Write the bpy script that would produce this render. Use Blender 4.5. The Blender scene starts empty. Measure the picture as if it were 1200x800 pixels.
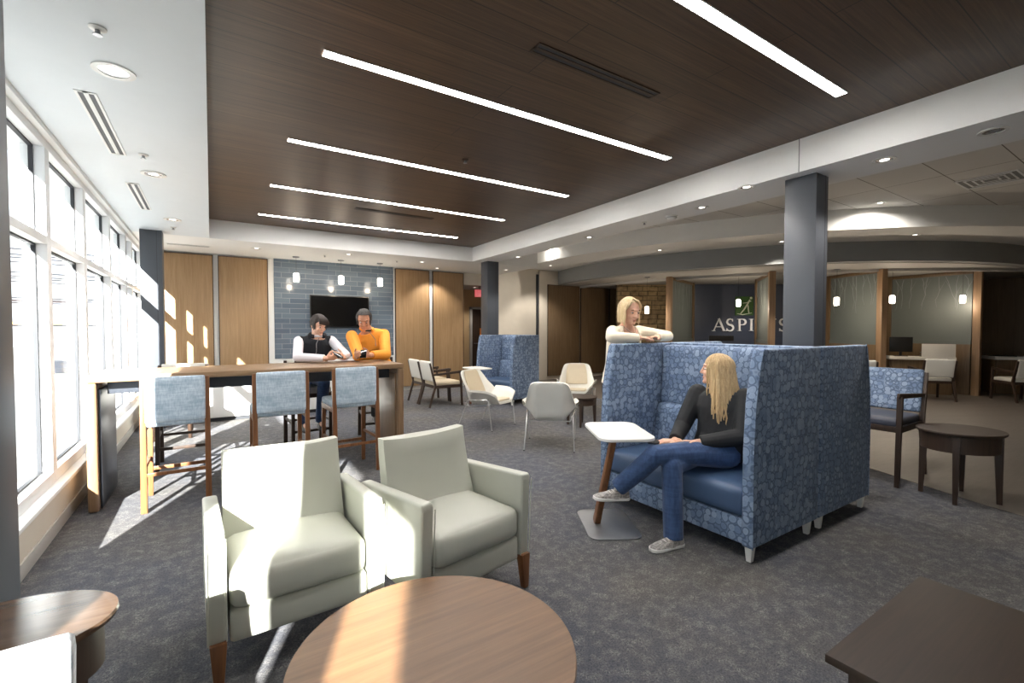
import bpy, bmesh, math, random
from mathutils import Vector, Matrix, Euler
random.seed(7)
V = Vector
PI = math.pi
SC = bpy.context.scene
COL = SC.collection
def R(d): return math.radians(d)

# ------------------------------------------------------------------ mesh builder
class MB:
    """collects shapes, links them as one mesh object"""
    def __init__(s):
        s.bm = bmesh.new(); s.mi = 0
    def _take(s, t, mtx=None):
        if mtx is not None: bmesh.ops.transform(t, matrix=mtx, verts=t.verts)
        n = len(s.bm.faces)
        me = bpy.data.meshes.new('tmp'); t.to_mesh(me); t.free()
        s.bm.from_mesh(me); bpy.data.meshes.remove(me)
        s.bm.faces.ensure_lookup_table()
        if s.mi:
            for f in s.bm.faces[n:]: f.material_index = s.mi
        return s
    def m(s, i): s.mi = i; return s
    def box(s, c, d, bev=0, rot=None, seg=2):
        t = bmesh.new(); bmesh.ops.create_cube(t, size=1)
        bmesh.ops.scale(t, vec=V(d), verts=t.verts)
        if bev: bmesh.ops.bevel(t, geom=t.edges[:], offset=bev, segments=seg, affect='EDGES', profile=.6)
        mt = Matrix.Translation(V(c))
        if rot is not None: mt = mt @ Euler(rot).to_matrix().to_4x4()
        return s._take(t, mt)
    def bb(s, lo, hi, bev=0):
        return s.box([(a+b)/2 for a, b in zip(lo, hi)], [abs(b-a) for a, b in zip(lo, hi)], bev)
    def rbox(s, c, half, r, puff=(0, 0, 0), cuts=9, rot=None):
        t = bmesh.new(); bmesh.ops.create_cube(t, size=2)
        bmesh.ops.subdivide_edges(t, edges=t.edges[:], cuts=cuts, use_grid_fill=True)
        h = V(half)
        for v in t.verts:
            q = V([math.sin(max(-1, min(1, a))*PI/2) for a in v.co])
            p = V([q[i]*h[i] for i in range(3)])
            inn = V([max(-(h[i]-r), min(h[i]-r, p[i])) for i in range(3)])
            d = p-inn
            p2 = inn + (d.normalized()*r if d.length > 1e-6 else d)
            for i in range(3):
                j, k = (i+1) % 3, (i+2) % 3
                if abs(q[i]) > .9 and puff[i]:
                    p2[i] += math.copysign(puff[i]*(1-q[j]**2)*(1-q[k]**2), q[i])
            v.co = p2
        mt = Matrix.Translation(V(c))
        if rot is not None: mt = mt @ Euler(rot).to_matrix().to_4x4()
        return s._take(t, mt)
    def bar(s, p, q, a, b=None, bev=.003, up=(0, 0, 1)):
        """tapered rectangular bar from p to q, (width, depth) a at p and b at q"""
        p, q = V(p), V(q); b = b or a
        z = (q-p).normalized(); u = V(up)
        if abs(z.dot(u)) > .97: u = V((0, 1, 0))
        x = u.cross(z).normalized(); y = z.cross(x)
        t = bmesh.new(); vs = []
        for c, (w, d) in ((p, a), (q, b)):
            for sx, sy in ((-1, -1), (1, -1), (1, 1), (-1, 1)):
                vs.append(t.verts.new(c + x*sx*w/2 + y*sy*d/2))
        for f in ((3, 2, 1, 0), (4, 5, 6, 7), (0, 1, 5, 4), (1, 2, 6, 5), (2, 3, 7, 6), (3, 0, 4, 7)):
            t.faces.new([vs[i] for i in f])
        if bev: bmesh.ops.bevel(t, geom=t.edges[:], offset=bev, segments=2, affect='EDGES', profile=.6)
        return s._take(t)
    def rings(s, rs, cap=True, closed=True):
        """loft through rings of equal point count"""
        t = bmesh.new(); L = [[t.verts.new(p) for p in r] for r in rs]
        n = len(rs[0])
        for A, B in zip(L, L[1:]):
            for i in range(n if closed else n-1):
                j = (i+1) % n
                t.faces.new((A[i], A[j], B[j], B[i]))
        if cap:
            t.faces.new(L[0][::-1]); t.faces.new(L[-1])
        bmesh.ops.recalc_face_normals(t, faces=t.faces)
        return s._take(t)
    def tube(s, pts, r, n=10):
        pts = [V(p) for p in pts]; rr = r if isinstance(r, (list, tuple)) else [r]*len(pts)
        out = []; x = None
        for i, p in enumerate(pts):
            d = (pts[min(i+1, len(pts)-1)]-pts[max(i-1, 0)]).normalized()
            if x is None:
                x = d.orthogonal().normalized()
            x = (x - d*x.dot(d)).normalized(); y = d.cross(x)
            out.append([p + (x*math.cos(2*PI*k/n) + y*math.sin(2*PI*k/n))*rr[i] for k in range(n)])
        return s.rings(out)
    def lathe(s, prof, n=32, c=(0, 0, 0), sx=1, sy=1, mtx=None):
        rs = [[V((c[0]+r*sx*math.cos(2*PI*k/n), c[1]+r*sy*math.sin(2*PI*k/n), c[2]+z)) for k in range(n)] for r, z in prof]
        if mtx is not None: rs = [[mtx @ p for p in r] for r in rs]
        return s.rings(rs)
    def prism(s, poly, z0, z1, bev=0, mtx=None, seg=2):
        t = bmesh.new()
        vs = [t.verts.new((x, y, z0)) for x, y in poly]; f = t.faces.new(vs)
        e = bmesh.ops.extrude_face_region(t, geom=[f])
        bmesh.ops.translate(t, vec=(0, 0, z1-z0), verts=[g for g in e['geom'] if isinstance(g, bmesh.types.BMVert)])
        bmesh.ops.recalc_face_normals(t, faces=t.faces)
        if bev: bmesh.ops.bevel(t, geom=t.edges[:], offset=bev, segments=seg, affect='EDGES', profile=.6)
        return s._take(t, mtx)
    def ell(s, c, r, rot=None, n=16, mtx=None):
        t = bmesh.new(); bmesh.ops.create_uvsphere(t, u_segments=n, v_segments=max(8, n*2//3), radius=1)
        mt = Matrix.Translation(V(c))
        if rot is not None: mt = mt @ (rot if isinstance(rot, Matrix) else Euler(rot).to_matrix().to_4x4())
        mt = mt @ Matrix.Diagonal((*r, 1))
        if mtx is not None: mt = mtx @ mt
        return s._take(t, mt)
    def cap(s, p, q, r0, r1, f0=False, f1=False, n=12):
        """tapered capsule (flat ends where f0 / f1)"""
        p, q = V(p), V(q); d = q-p; L = d.length
        if L < 1e-6: return s.ell(p, (r0, r0, r0))
        z = d/L; x = z.orthogonal().normalized(); y = z.cross(x); prof = []
        if f0: prof += [(r0*.02, 0), (r0, 0)]
        else: prof += [(r0*math.cos(a), r0*math.sin(a)) for a in (R(-86), R(-60), R(-30), 0)]
        if f1: prof += [(r1, L), (r1*.02, L)]
        else: prof += [(r1*math.cos(a), L+r1*math.sin(a)) for a in (0, R(30), R(60), R(86))]
        return s.rings([[p + z*h + (x*math.cos(2*PI*k/n) + y*math.sin(2*PI*k/n))*r for k in range(n)] for r, h in prof])
    def chain(s, pts, rr, f0=False, f1=False, n=12):
        for i in range(len(pts)-1):
            s.cap(pts[i], pts[i+1], rr[i], rr[i+1], f0 and i == 0, f1 and i == len(pts)-2, n)
        return s
    def build(s, name, mat, parent=None, ang=38, rec=False):
        if rec: bmesh.ops.recalc_face_normals(s.bm, faces=s.bm.faces)
        me = bpy.data.meshes.new(name); s.bm.to_mesh(me); s.bm.free()
        for mt in (mat if isinstance(mat, (list, tuple)) else [mat]): me.materials.append(mt)
        for p in me.polygons: p.use_smooth = True
        me.set_sharp_from_angle(angle=R(ang))
        o = bpy.data.objects.new(name, me); COL.objects.link(o)
        if parent is not None: o.parent = parent
        return o

def apply_mods(o):
    dg = bpy.context.evaluated_depsgraph_get(); dg.update()
    me = bpy.data.meshes.new_from_object(o.evaluated_get(dg))
    old = o.data; o.modifiers.clear(); o.data = me; bpy.data.meshes.remove(old); me.name = o.name
    for p in me.polygons: p.use_smooth = True
    return o
def fuse(o, vox=.005, it=5, fac=.5):
    """melt the overlapping shapes of one mesh into one continuous skin"""
    m = o.modifiers.new('r', 'REMESH'); m.mode = 'VOXEL'; m.voxel_size = vox; m.use_smooth_shade = True
    if it:
        k = o.modifiers.new('s', 'SMOOTH'); k.factor = fac; k.iterations = it
    mats = list(o.data.materials)
    apply_mods(o)
    if not o.data.materials:
        for x in mats: o.data.materials.append(x)
    return o

def tag(o, label=None, cat=None, group=None, kind=None):
    if label: o['label'] = label
    if cat: o['category'] = cat
    if group: o['group'] = group
    if kind: o['kind'] = kind
    return o
def thing(name, label, cat, loc=(0, 0, 0), rz=0, group=None):
    o = bpy.data.objects.new(name, None); COL.objects.link(o); o.empty_display_size = .1
    o.location = loc; o.rotation_euler = (0, 0, rz)
    return tag(o, label, cat, group)
def dup(root, loc, rz=None, label=None, group=None, scale=None):
    r = root.copy(); COL.objects.link(r); r.location = loc
    if rz is not None: r.rotation_euler = (0, 0, rz)
    if label: r['label'] = label
    if group: r['group'] = group
    def kids(a, b):
        for ch in [x for x in a.children]:
            c = ch.copy(); COL.objects.link(c); c.parent = b
            kids(ch, c)
    kids(root, r)
    return r
def struct(o, label=None, cat=None):
    return tag(o, label, cat, None, 'structure')

# ------------------------------------------------------------------ materials
def srgb(r, g, b):
    f = lambda c: (c/255/12.92) if c/255 <= .04045 else ((c/255+.055)/1.055)**2.4
    return (f(r), f(g), f(b), 1)
class NT:
    def __init__(s, name):
        s.mat = bpy.data.materials.new(name); s.mat.use_nodes = True
        s.t = s.mat.node_tree; s.b = s.t.nodes['Principled BSDF']; s.out = s.t.nodes['Material Output']
    def n(s, typ, ins=None, **kw):
        x = s.t.nodes.new(typ)
        for k, v in kw.items(): setattr(x, k, v)
        for k, v in (ins or {}).items():
            if isinstance(v, bpy.types.NodeSocket): s.t.links.new(v, x.inputs[k])
            else: x.inputs[k].default_value = v
        return x
    def coord(s, scale=(1, 1, 1), rot=(0, 0, 0), out='Object'):
        c = s.n('ShaderNodeTexCoord')
        return s.n('ShaderNodeMapping', {'Vector': c.outputs[out], 'Scale': scale, 'Rotation': rot}).outputs[0]
    def ramp(s, fac, stops):
        r = s.n('ShaderNodeValToRGB', {'Fac': fac}); e = r.color_ramp.elements
        while len(e) < len(stops): e.new(.5)
        for i, (p, c) in enumerate(stops): e[i].position = p; e[i].color = c
        return r.outputs[0]
    def noise(s, vec, scale, detail=4, rough=.55, dist=0):
        return s.n('ShaderNodeTexNoise', {'Vector': vec, 'Scale': scale, 'Detail': detail, 'Roughness': rough, 'Distortion': dist}).outputs['Fac']
    def mix(s, f, a, b, bt='MIX'):
        x = s.n('ShaderNodeMix', data_type='RGBA', blend_type=bt)
        for k, v in ((0, f), (6, a), (7, b)):
            if isinstance(v, bpy.types.NodeSocket): s.t.links.new(v, x.inputs[k])
            else: x.inputs[k].default_value = v
        return x.outputs[2]
    def math(s, op, a, b=0.):
        x = s.n('ShaderNodeMath', operation=op)
        for i, v in enumerate((a, b)):
            if isinstance(v, bpy.types.NodeSocket): s.t.links.new(v, x.inputs[i])
            else: x.inputs[i].default_value = v
        return x.outputs[0]
    def bump(s, h, strength=.3, dist=.01):
        b = s.n('ShaderNodeBump', {'Height': h, 'Strength': strength, 'Distance': dist})
        s.t.links.new(b.outputs[0], s.b.inputs['Normal'])
    def set(s, **kw):
        for k, v in kw.items():
            k = {'col': 'Base Color', 'rough': 'Roughness', 'metal': 'Metallic', 'spec': 'Specular IOR Level', 'coat': 'Coat Weight', 'sheen': 'Sheen Weight', 'em': 'Emission Color', 'ems': 'Emission Strength', 'trans': 'Transmission Weight'}[k]
            if isinstance(v, bpy.types.NodeSocket): s.t.links.new(v, s.b.inputs[k])
            else: s.b.inputs[k].default_value = v
        return s.mat
def plain(name, c, rough=.5, metal=0, var=.06, sc=6, **kw):
    """a single colour with a faint procedural mottling"""
    t = NT(name); n = t.noise(t.coord(), sc, 3)
    d = tuple(x*(1-var) for x in c[:3])+(1,); l = tuple(min(1, x*(1+var)) for x in c[:3])+(1,)
    return t.set(col=t.ramp(n, [(.3, d), (.7, l)]), rough=rough, metal=metal, **kw)
def wood(name, c1, c2, axis='X', rough=.4, fine=1., bump=.08):
    t = NT(name); st = {'X': (.6, 14, 14), 'Y': (14, .6, 14), 'Z': (14, 14, .6)}[axis]
    st = tuple(a*fine for a in st); v = t.coord(st)
    n1 = t.noise(v, 2.2, 6, .6, .6); n2 = t.noise(v, 9, 3, .6)
    f = t.math('ADD', t.math('MULTIPLY', n1, .7), t.math('MULTIPLY', n2, .3))
    t.bump(n2, bump, .002)
    return t.set(col=t.ramp(f, [(.33, c2), (.5, tuple((a+b)/2 for a, b in zip(c1, c2))), (.66, c1)]), rough=rough)
def glow(name, c, s):
    t = NT(name); return t.set(col=(1, 1, 1, 1), em=c, ems=s, rough=.5)
def weave(name, c1, c2, sc=60, rough=.9):
    t = NT(name); a = t.noise(t.coord((sc, sc*.08, sc*.25)), 1.6, 2); b = t.noise(t.coord((sc*.08, sc, sc*.08)), 1.6, 2)
    c = t.noise(t.coord((sc*.1, sc*.1, sc)), 1.6, 2)
    f = t.math('MULTIPLY', t.math('ADD', t.math('ADD', a, b), c), .3333)
    t.bump(f, .3, .003)
    return t.set(col=t.ramp(f, [(.4, c2), (.6, c1)]), rough=rough, sheen=.15)

K = {}
K['white'] = plain('white_paint', srgb(240, 241, 240), .6, var=.01)
K['soffit'] = plain('dimmed_white_paint', srgb(218, 225, 230), .6, var=.01)  # white paint darkened and cooled to offset strong window light on this soffit
K['cream'] = plain('cream_paint', srgb(214, 206, 192), .65, var=.02)
K['beige'] = plain('beige_paint', srgb(196, 168, 128), .65, var=.03)
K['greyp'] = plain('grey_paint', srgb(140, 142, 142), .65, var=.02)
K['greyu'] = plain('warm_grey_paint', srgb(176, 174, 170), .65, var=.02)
K['column'] = plain('charcoal_column_paint', srgb(72, 76, 83), .38, var=.03)
K['alu'] = plain('clear_aluminium', srgb(238, 240, 242), .4, 0, var=.03)
K['gasket'] = plain('dark_gasket', srgb(45, 47, 52), .6)
K['steel'] = plain('brushed_steel', srgb(150, 152, 155), .35, .8)
K['chrome'] = plain('polished_metal', srgb(225, 225, 225), .22, .7)
K['white_metal'] = plain('white_lacquered_metal', srgb(225, 225, 222), .35)
K['dark_metal'] = plain('dark_slate_metal', srgb(62, 66, 74), .35, .4)
K['black'] = plain('black_plastic', srgb(14, 14, 15), .35)
K['screen'] = plain('dark_screen', srgb(6, 6, 7), .12)
K['oak'] = wood('oak_panel_veneer', srgb(172, 142, 106), srgb(146, 116, 82), 'Z', .42)
K['oakdark'] = wood('shaded_oak_and_dark_booth_wood', srgb(124, 102, 76), srgb(100, 80, 57), 'Z', .42)  # oak darkened for shade on the right wall panels; also dark booth wood
K['bar'] = wood('walnut_bar_veneer', srgb(156, 126, 96), srgb(122, 96, 70), 'X', .33)
K['barend'] = wood('walnut_end_veneer', srgb(148, 120, 92), srgb(118, 92, 68), 'Z', .33)
K['stoolw'] = wood('stool_walnut', srgb(140, 92, 56), srgb(96, 60, 36), 'Z', .4)
K['darkw'] = wood('dark_walnut', srgb(66, 49, 37), srgb(44, 32, 25), 'Z', .5)
K['glosstop'] = wood('glossy_walnut_top', srgb(96, 76, 60), srgb(74, 56, 43), 'X', .16)
K['darkwx'] = wood('dark_walnut_top', srgb(56, 41, 30), srgb(40, 30, 22), 'X', .55)
K['post'] = wood('booth_oak', srgb(164, 134, 104), srgb(136, 108, 80), 'Z', .5)
K['coffee'] = wood('coffee_table_veneer', srgb(128, 95, 66), srgb(106, 77, 53), 'X', .42)
K['legoak'] = wood('light_leg_wood', srgb(190, 138, 84), srgb(150, 104, 60), 'Z', .4)
K['sage'] = plain('sage_vinyl', srgb(190, 191, 180), .42, var=.03, sc=3)
K['whitevinyl'] = plain('white_vinyl', srgb(222, 220, 212), .45, var=.02)
K['creamvinyl'] = plain('cream_vinyl', srgb(202, 188, 162), .45, var=.03)
K['bluevinyl'] = plain('blue_vinyl', srgb(68, 90, 122), .42, var=.05, sc=3)
K['slate'] = plain('slate_vinyl', srgb(74, 78, 92), .5)
K['tweed'] = weave('pale_blue_tweed', srgb(206, 218, 228), srgb(158, 178, 196))
K['tweedw'] = weave('white_tweed', srgb(204, 208, 212), srgb(150, 160, 168))
K['tabletop'] = plain('white_laminate', srgb(236, 234, 230), .35, var=.01)
K['glassfrost'] = plain('frosted_panel', srgb(108, 115, 113), .45, var=.04, sc=1.5)
K['branch'] = plain('etched_branch', srgb(156, 162, 160), .6)
K['lamp'] = glow('pendant_glass_lit', (1, .88, .72, 1), 6)
K['strip'] = glow('led_diffuser', (1, .96, .92, 1), 34)
K['can'] = glow('downlight_lens', (1, .92, .84, 1), 2.2)
K['canoff'] = plain('downlight_reflector', srgb(205, 205, 205), .25, .7)
K['red'] = glow('exit_red', (1, .06, .1, 1), .25)
K['asphalt'] = plain('pale_concrete_paving', srgb(106, 106, 106), .9, var=.05)
K['bld'] = plain('pale_facade', srgb(225, 222, 218), .8)
K['bldw'] = plain('facade_glass', srgb(160, 172, 180), .3)

def m_carpet():
    t = NT('flecked_carpet'); 
    w = t.n('ShaderNodeTexNoise', {'Vector': t.coord((1, 1, 1)), 'Scale': 5., 'Detail': 3.}).outputs['Color']
    v = t.coord((1, 1, 1)); vv = t.n('ShaderNodeVectorMath', {0: v, 1: w}, operation='ADD').outputs[0]
    e = t.n('ShaderNodeTexVoronoi', {'Vector': t.n('ShaderNodeMapping', {'Vector': vv, 'Scale': (18, 56, 9), 'Rotation': (0, 0, .7)}).outputs[0], 'Scale': 1.}, feature='DISTANCE_TO_EDGE').outputs['Distance']
    e2 = t.n('ShaderNodeTexVoronoi', {'Vector': t.n('ShaderNodeMapping', {'Vector': vv, 'Scale': (60, 24, 9), 'Rotation': (0, 0, .4)}).outputs[0], 'Scale': 1.}, feature='DISTANCE_TO_EDGE').outputs['Distance']
    fine = t.noise(v, 110, 4, .75); mid = t.noise(v, 14, 5, .7); big = t.noise(v, .9, 3)
    l = t.ramp(e, [(.0, (1, 1, 1, 1)), (.07, (0, 0, 0, 1))]); l2 = t.ramp(e2, [(.0, (1, 1, 1, 1)), (.06, (0, 0, 0, 1))])
    lines = t.math('MULTIPLY', t.math('MAXIMUM', l, l2), t.ramp(mid, [(.45, (0, 0, 0, 1)), (.6, (1, 1, 1, 1))]))
    base = t.mix(t.ramp(big, [(.35, (0, 0, 0, 1)), (.65, (1, 1, 1, 1))]), srgb(82, 84, 91), srgb(89, 87, 85))
    base = t.mix(t.ramp(fine, [(.3, (0, 0, 0, 1)), (.7, (1, 1, 1, 1))]), t.mix(1., base, (.5, .5, .52, 1), 'MULTIPLY'), t.mix(1., base, (1.6, 1.6, 1.6, 1), 'MULTIPLY'))
    col = t.mix(t.math('MULTIPLY', lines, .5), base, srgb(168, 164, 158))
    t.bump(fine, .5, .004)
    return t.set(col=col, rough=.95, spec=.1)
K['carpet'] = m_carpet()
def m_lvt():
    t = NT('brown_plank_flooring'); v = t.coord((1, 1, 1), (0, 0, .5))
    b = t.n('ShaderNodeTexBrick', {'Vector': v, 'Color1': srgb(104, 97, 90), 'Color2': srgb(96, 89, 83), 'Mortar': srgb(80, 74, 68), 'Scale': 1., 'Mortar Size': .002, 'Brick Width': 1.2, 'Row Height': .16})
    n = t.noise(t.coord((1, 12, 1), (0, 0, .5)), 3, 5)
    return t.set(col=t.mix(.25, b.outputs[0], t.ramp(n, [(.3, srgb(82, 76, 70)), (.7, srgb(116, 108, 100))])), rough=.45)
K['lvt'] = m_lvt()
def m_woodceil():
    t = NT('walnut_plank_ceiling'); v = t.coord((1, 1, 1))
    b = t.n('ShaderNodeTexBrick', {'Vector': v, 'Color1': (.5, .5, .5, 1), 'Color2': (.62, .62, .62, 1), 'Mortar': (.08, .08, .08, 1), 'Scale': 1., 'Mortar Size': .0035, 'Brick Width': 2.9, 'Row Height': .2}, offset=.37)
    n1 = t.noise(t.coord((.5, 13, 1)), 3, 6, .6, .5); n2 = t.noise(t.coord((.8, 60, 1)), 3, 3)
    f = t.math('ADD', t.math('MULTIPLY', n1, .65), t.math('MULTIPLY', n2, .35))
    c = t.ramp(f, [(.35, srgb(60, 43, 30)), (.52, srgb(79, 58, 41)), (.68, srgb(98, 74, 53))])
    return t.set(col=t.mix(1., c, t.mix(1., b.outputs[0], (1.75, 1.75, 1.75, 1), 'MULTIPLY'), 'MULTIPLY'), rough=.42)
K['ceil'] = m_woodceil()
def m_tile():
    t = NT('glossy_blue_tile'); c = t.n('ShaderNodeTexCoord').outputs['Object']
    sx = t.n('ShaderNodeSeparateXYZ', {0: c}); v = t.n('ShaderNodeCombineXYZ', {0: sx.outputs[0], 1: sx.outputs[2]}).outputs[0]
    b = t.n('ShaderNodeTexBrick', {'Vector': v, 'Color1': srgb(86, 100, 116), 'Color2': srgb(104, 118, 132), 'Mortar': srgb(138, 146, 154), 'Scale': 1., 'Mortar Size': .0045, 'Brick Width': .46, 'Row Height': .105}, offset=.33)
    t.bump(t.math('SUBTRACT', 1., b.outputs['Fac']), .35, .004)
    return t.set(col=b.outputs[0], rough=.16)
K['tile'] = m_tile()
def m_stone():
    t = NT('stacked_ledge_stone'); c = t.n('ShaderNodeTexCoord').outputs['Object']
    sx = t.n('ShaderNodeSeparateXYZ', {0: c}); v = t.n('ShaderNodeCombineXYZ', {0: sx.outputs[0], 1: sx.outputs[2]}).outputs[0]
    w = t.n('ShaderNodeTexNoise', {'Vector': v, 'Scale': 3.}).outputs['Color']
    vv = t.mix(.04, v, w)
    b = t.n('ShaderNodeTexBrick', {'Vector': vv, 'Color1': srgb(176, 148, 106), 'Color2': srgb(116, 98, 74), 'Mortar': srgb(46, 40, 32), 'Scale': 1., 'Mortar Size': .014, 'Brick Width': .42, 'Row Height': .13}, offset=.4, squash=.6, squash_frequency=3)
    n = t.noise(v, 8, 5)
    t.bump(t.math('SUBTRACT', n, b.outputs['Fac']), .6, .03)
    return t.set(col=t.mix(.4, b.outputs[0], t.ramp(n, [(.3, srgb(90, 76, 58)), (.7, srgb(190, 164, 122))])), rough=.9)
K['stone'] = m_stone()
def m_pod():
    t = NT('blue_leaf_pattern_fabric'); v = t.coord()
    w = t.n('ShaderNodeTexNoise', {'Vector': v, 'Scale': 7.}).outputs['Color']
    vv = t.mix(.06, v, w)
    vo = t.n('ShaderNodeTexVoronoi', {'Vector': vv, 'Scale': 22., 'Randomness': .55})
    d = vo.outputs['Distance']; s = t.n('ShaderNodeSeparateColor', {0: vo.outputs['Color']}).outputs[0]
    base = t.ramp(s, [(.1, srgb(106, 126, 156)), (.5, srgb(122, 142, 170)), (.9, srgb(140, 158, 184))])
    line = t.ramp(d, [(.46, (0, 0, 0, 1)), (.53, (.9, .9, .9, 1)), (.60, (.9, .9, .9, 1)), (.70, (.3, .3, .3, 1))])
    ring = t.ramp(d, [(.20, (0, 0, 0, 1)), (.25, (.25, .25, .25, 1)), (.30, (0, 0, 0, 1))])
    col = t.mix(t.math('MAXIMUM', line, ring), base, srgb(72, 90, 116))
    return t.set(col=col, rough=.8, sheen=.1)
K['pod'] = m_pod()
def m_act():
    t = NT('acoustic_tile_ceiling'); v = t.coord()
    b = t.n('ShaderNodeTexBrick', {'Vector': v, 'Color1': srgb(226, 225, 221), 'Color2': srgb(220, 219, 215), 'Mortar': srgb(120, 116, 110), 'Scale': 1., 'Mortar Size': .006, 'Brick Width': 1.35, 'Row Height': .676}, offset=0)
    return t.set(col=b.outputs[0], rough=.85)
K['act'] = m_act()
def m_glass():
    t = NT('window_glass'); tr = t.n('ShaderNodeBsdfTransparent', {'Color': (.97, .985, .98, 1)}); g = t.n('ShaderNodeBsdfGlossy', {'Roughness': .02, 'Color': (1, 1, 1, 1)})
    mx = t.n('ShaderNodeMixShader', {0: .05, 1: tr.outputs[0], 2: g.outputs[0]}); t.t.links.new(mx.outputs[0], t.out.inputs[0]); return t.mat
K['glass'] = m_glass()
SKY, SUN, EXPO = 1.2, 25.0, 1.0
# ================================================================== the room
XW, YF, ZS, ZT, ZA = -.955, 10.6, 2.9, 3.2, 3.48      # window wall, far wall, soffit, wood ceiling, tile ceiling
YB, XR = -3.6, 16.9
def slab(name, lo, hi, mat, kind=True, bev=0, parent=None):
    o = MB().bb(lo, hi, bev).build(name, mat, parent)
    if kind and parent is None: struct(o)
    return o
slab('floor', (-1.3, YB-.2, -.2), (XR+.2, 15, 0), K['carpet'])
f = MB().prism([(7.4, 10.55), (6.9, 7.5), (6.4, 5), (6.0, 2.6), (5.75, 1.9), (5.4, 1.1), (4.9, -.5), (4.2, -3.55), (16.85, -3.55), (16.85, 10.55)], .0, .004)
struct(f.build('floor.001', K['lvt']))

# --- window wall: sill wall, header, piers and glazed bays
slab('wall_window_side', (-1.25, YB, 0), (XW, YF+.1, .30), K['cream'])
m = MB(); m.bb((-1.3, YB, 2.86), (XW, YF+.1, 3.6)); struct(m.build('wall_window_side.001', K['white']))
m = MB()
for a, b in ((YB, -2.58), (-1.36, -1.08), (.37, 2.67), (10.3, YF+.1)): m.bb((-1.25, a, .30), (XW, b, 2.86))
struct(m.build('wall_window_side.002', K['white']))
m = MB(); m.bb((-1.02, 2.67, .285), (XW+.02, 10.3, .315), .006); struct(m.build('trim_1', K['white']))
m = MB(); m.bb((XW, YB, 0), (XW+.012, YF, .1), .004); struct(m.build('baseboard_window_side', K['greyu']))
bays = [(2.67, 4.78), (4.78, 5.98), (5.98, 7.3), (7.3, 8.55), (8.55, 9.15), (9.15, 10.3)]
def window(i, y0, y1, rail=True):
    w = .055; m = MB(); x0, x1 = -1.13, -1.0
    m.bb((x0, y0, .315), (x1, y1, .40), .004); m.bb((x0, y0, 2.80), (x1, y1, 2.86), .004)
    m.bb((x0, y0, .40), (x1, y0+w, 2.80), .004); m.bb((x0, y1-w, .40), (x1, y1, 2.80), .004)
    if rail: m.bb((x0, y0+w, 2.09), (x1, y1-w, 2.15), .004)
    m.m(1)                                                   # dark gaskets round every pane
    tiers = ((.40, 2.09), (2.15, 2.80)) if rail else ((.40, 2.80),)
    for a, b in tiers:
        g = .014
        for lo, hi in (((y0+w, a), (y0+w+g, b)), ((y1-w-g, a), (y1-w, b)), ((y0+w+g, a), (y1-w-g, a+g)), ((y0+w+g, b-g), (y1-w-g, b))):
            m.bb((-1.085, lo[0], lo[1]), (-1.06, hi[0], hi[1]))
    o = struct(m.build('window_%d' % i, [K['alu'], K['gasket']]))
    for a, b in tiers:
        MB().bb((-1.083, y0+w, a), (-1.071, y1-w, b)).build('pane', K['glass'], o)
for i, (a, b) in enumerate(bays): window(i+1, a, b)
window(8, -1.08, .37, False); window(9, -2.58, -1.36, False)

# --- far wall with the corridor opening, back and right walls
m = MB()
m.bb((-1.25, YF, 0), (5.42, YF+.15, 3.6)); m.bb((5.42, YF, 2.6), (6.42, YF+.15, 3.6)); m.bb((6.42, YF, 0), (XR+.2, YF+.15, 3.6))
struct(m.build('wall_far', K['cream']))
m = MB(); m.bb((-1.25, YB-.15, 0), (XR+.2, YB, 3.6)); struct(m.build('wall_back', K['cream']))
m = MB(); m.bb((XR, YB, 0), (XR+.15, YF, 3.6)); struct(m.build('wall_right', K['cream']))
# corridor beyond the opening
m = MB(); m.bb((5.30, YF+.15, 0), (5.42, 12.65, 2.65)); struct(m.build('wall_corridor', K['cream']))
m = MB(); m.bb((9.0, YF+.15, 0), (9.12, 12.65, 2.65)); struct(m.build('wall_corridor.001', K['cream']))
m = MB(); m.bb((5.30, 12.5, 0), (9.12, 12.65, 2.65)); struct(m.build('wall_corridor.002', K['beige']))
m = MB(); m.bb((5.30, YF+.15, 2.65), (9.12, 12.65, 2.75)); struct(m.build('ceiling.005', K['greyu']))
d = MB(); d.bb((6.66, 12.44, 0), (7.56, 12.5, 2.06), .005); d = struct(d.build('door_1', K['darkw']))
m = MB(); m.bb((6.59, 12.42, 0), (6.66, 12.5, 2.13), .004); m.bb((7.56, 12.42, 0), (7.63, 12.5, 2.13), .004); m.bb((6.59, 12.42, 2.06), (7.63, 12.5, 2.13), .004)
m.build('door_frame', K['greyu'], d)
MB().tube([(6.72, 12.44, 1.02), (6.72, 12.38, 1.02), (6.84, 12.38, 1.02)], .012).build('door_handle', K['steel'], d)
MB().bb((6.92, 12.432, 1.26), (7.02, 12.441, 1.48)).build('notice', plain('orange_notice', srgb(206, 122, 48), .6), d)
ex = thing('exit_sign', 'small red lit sign hung in the corridor opening', 'sign', (6.30, 11.3, 2.65))
MB().bb((-.03, -.02, -.1), (.03, .02, 0)).build('bracket', K['steel'], ex)
MB().bb((-.16, -.02, -.3), (.16, .02, -.1), .004).build('sign_body', K['red'], ex)

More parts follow.
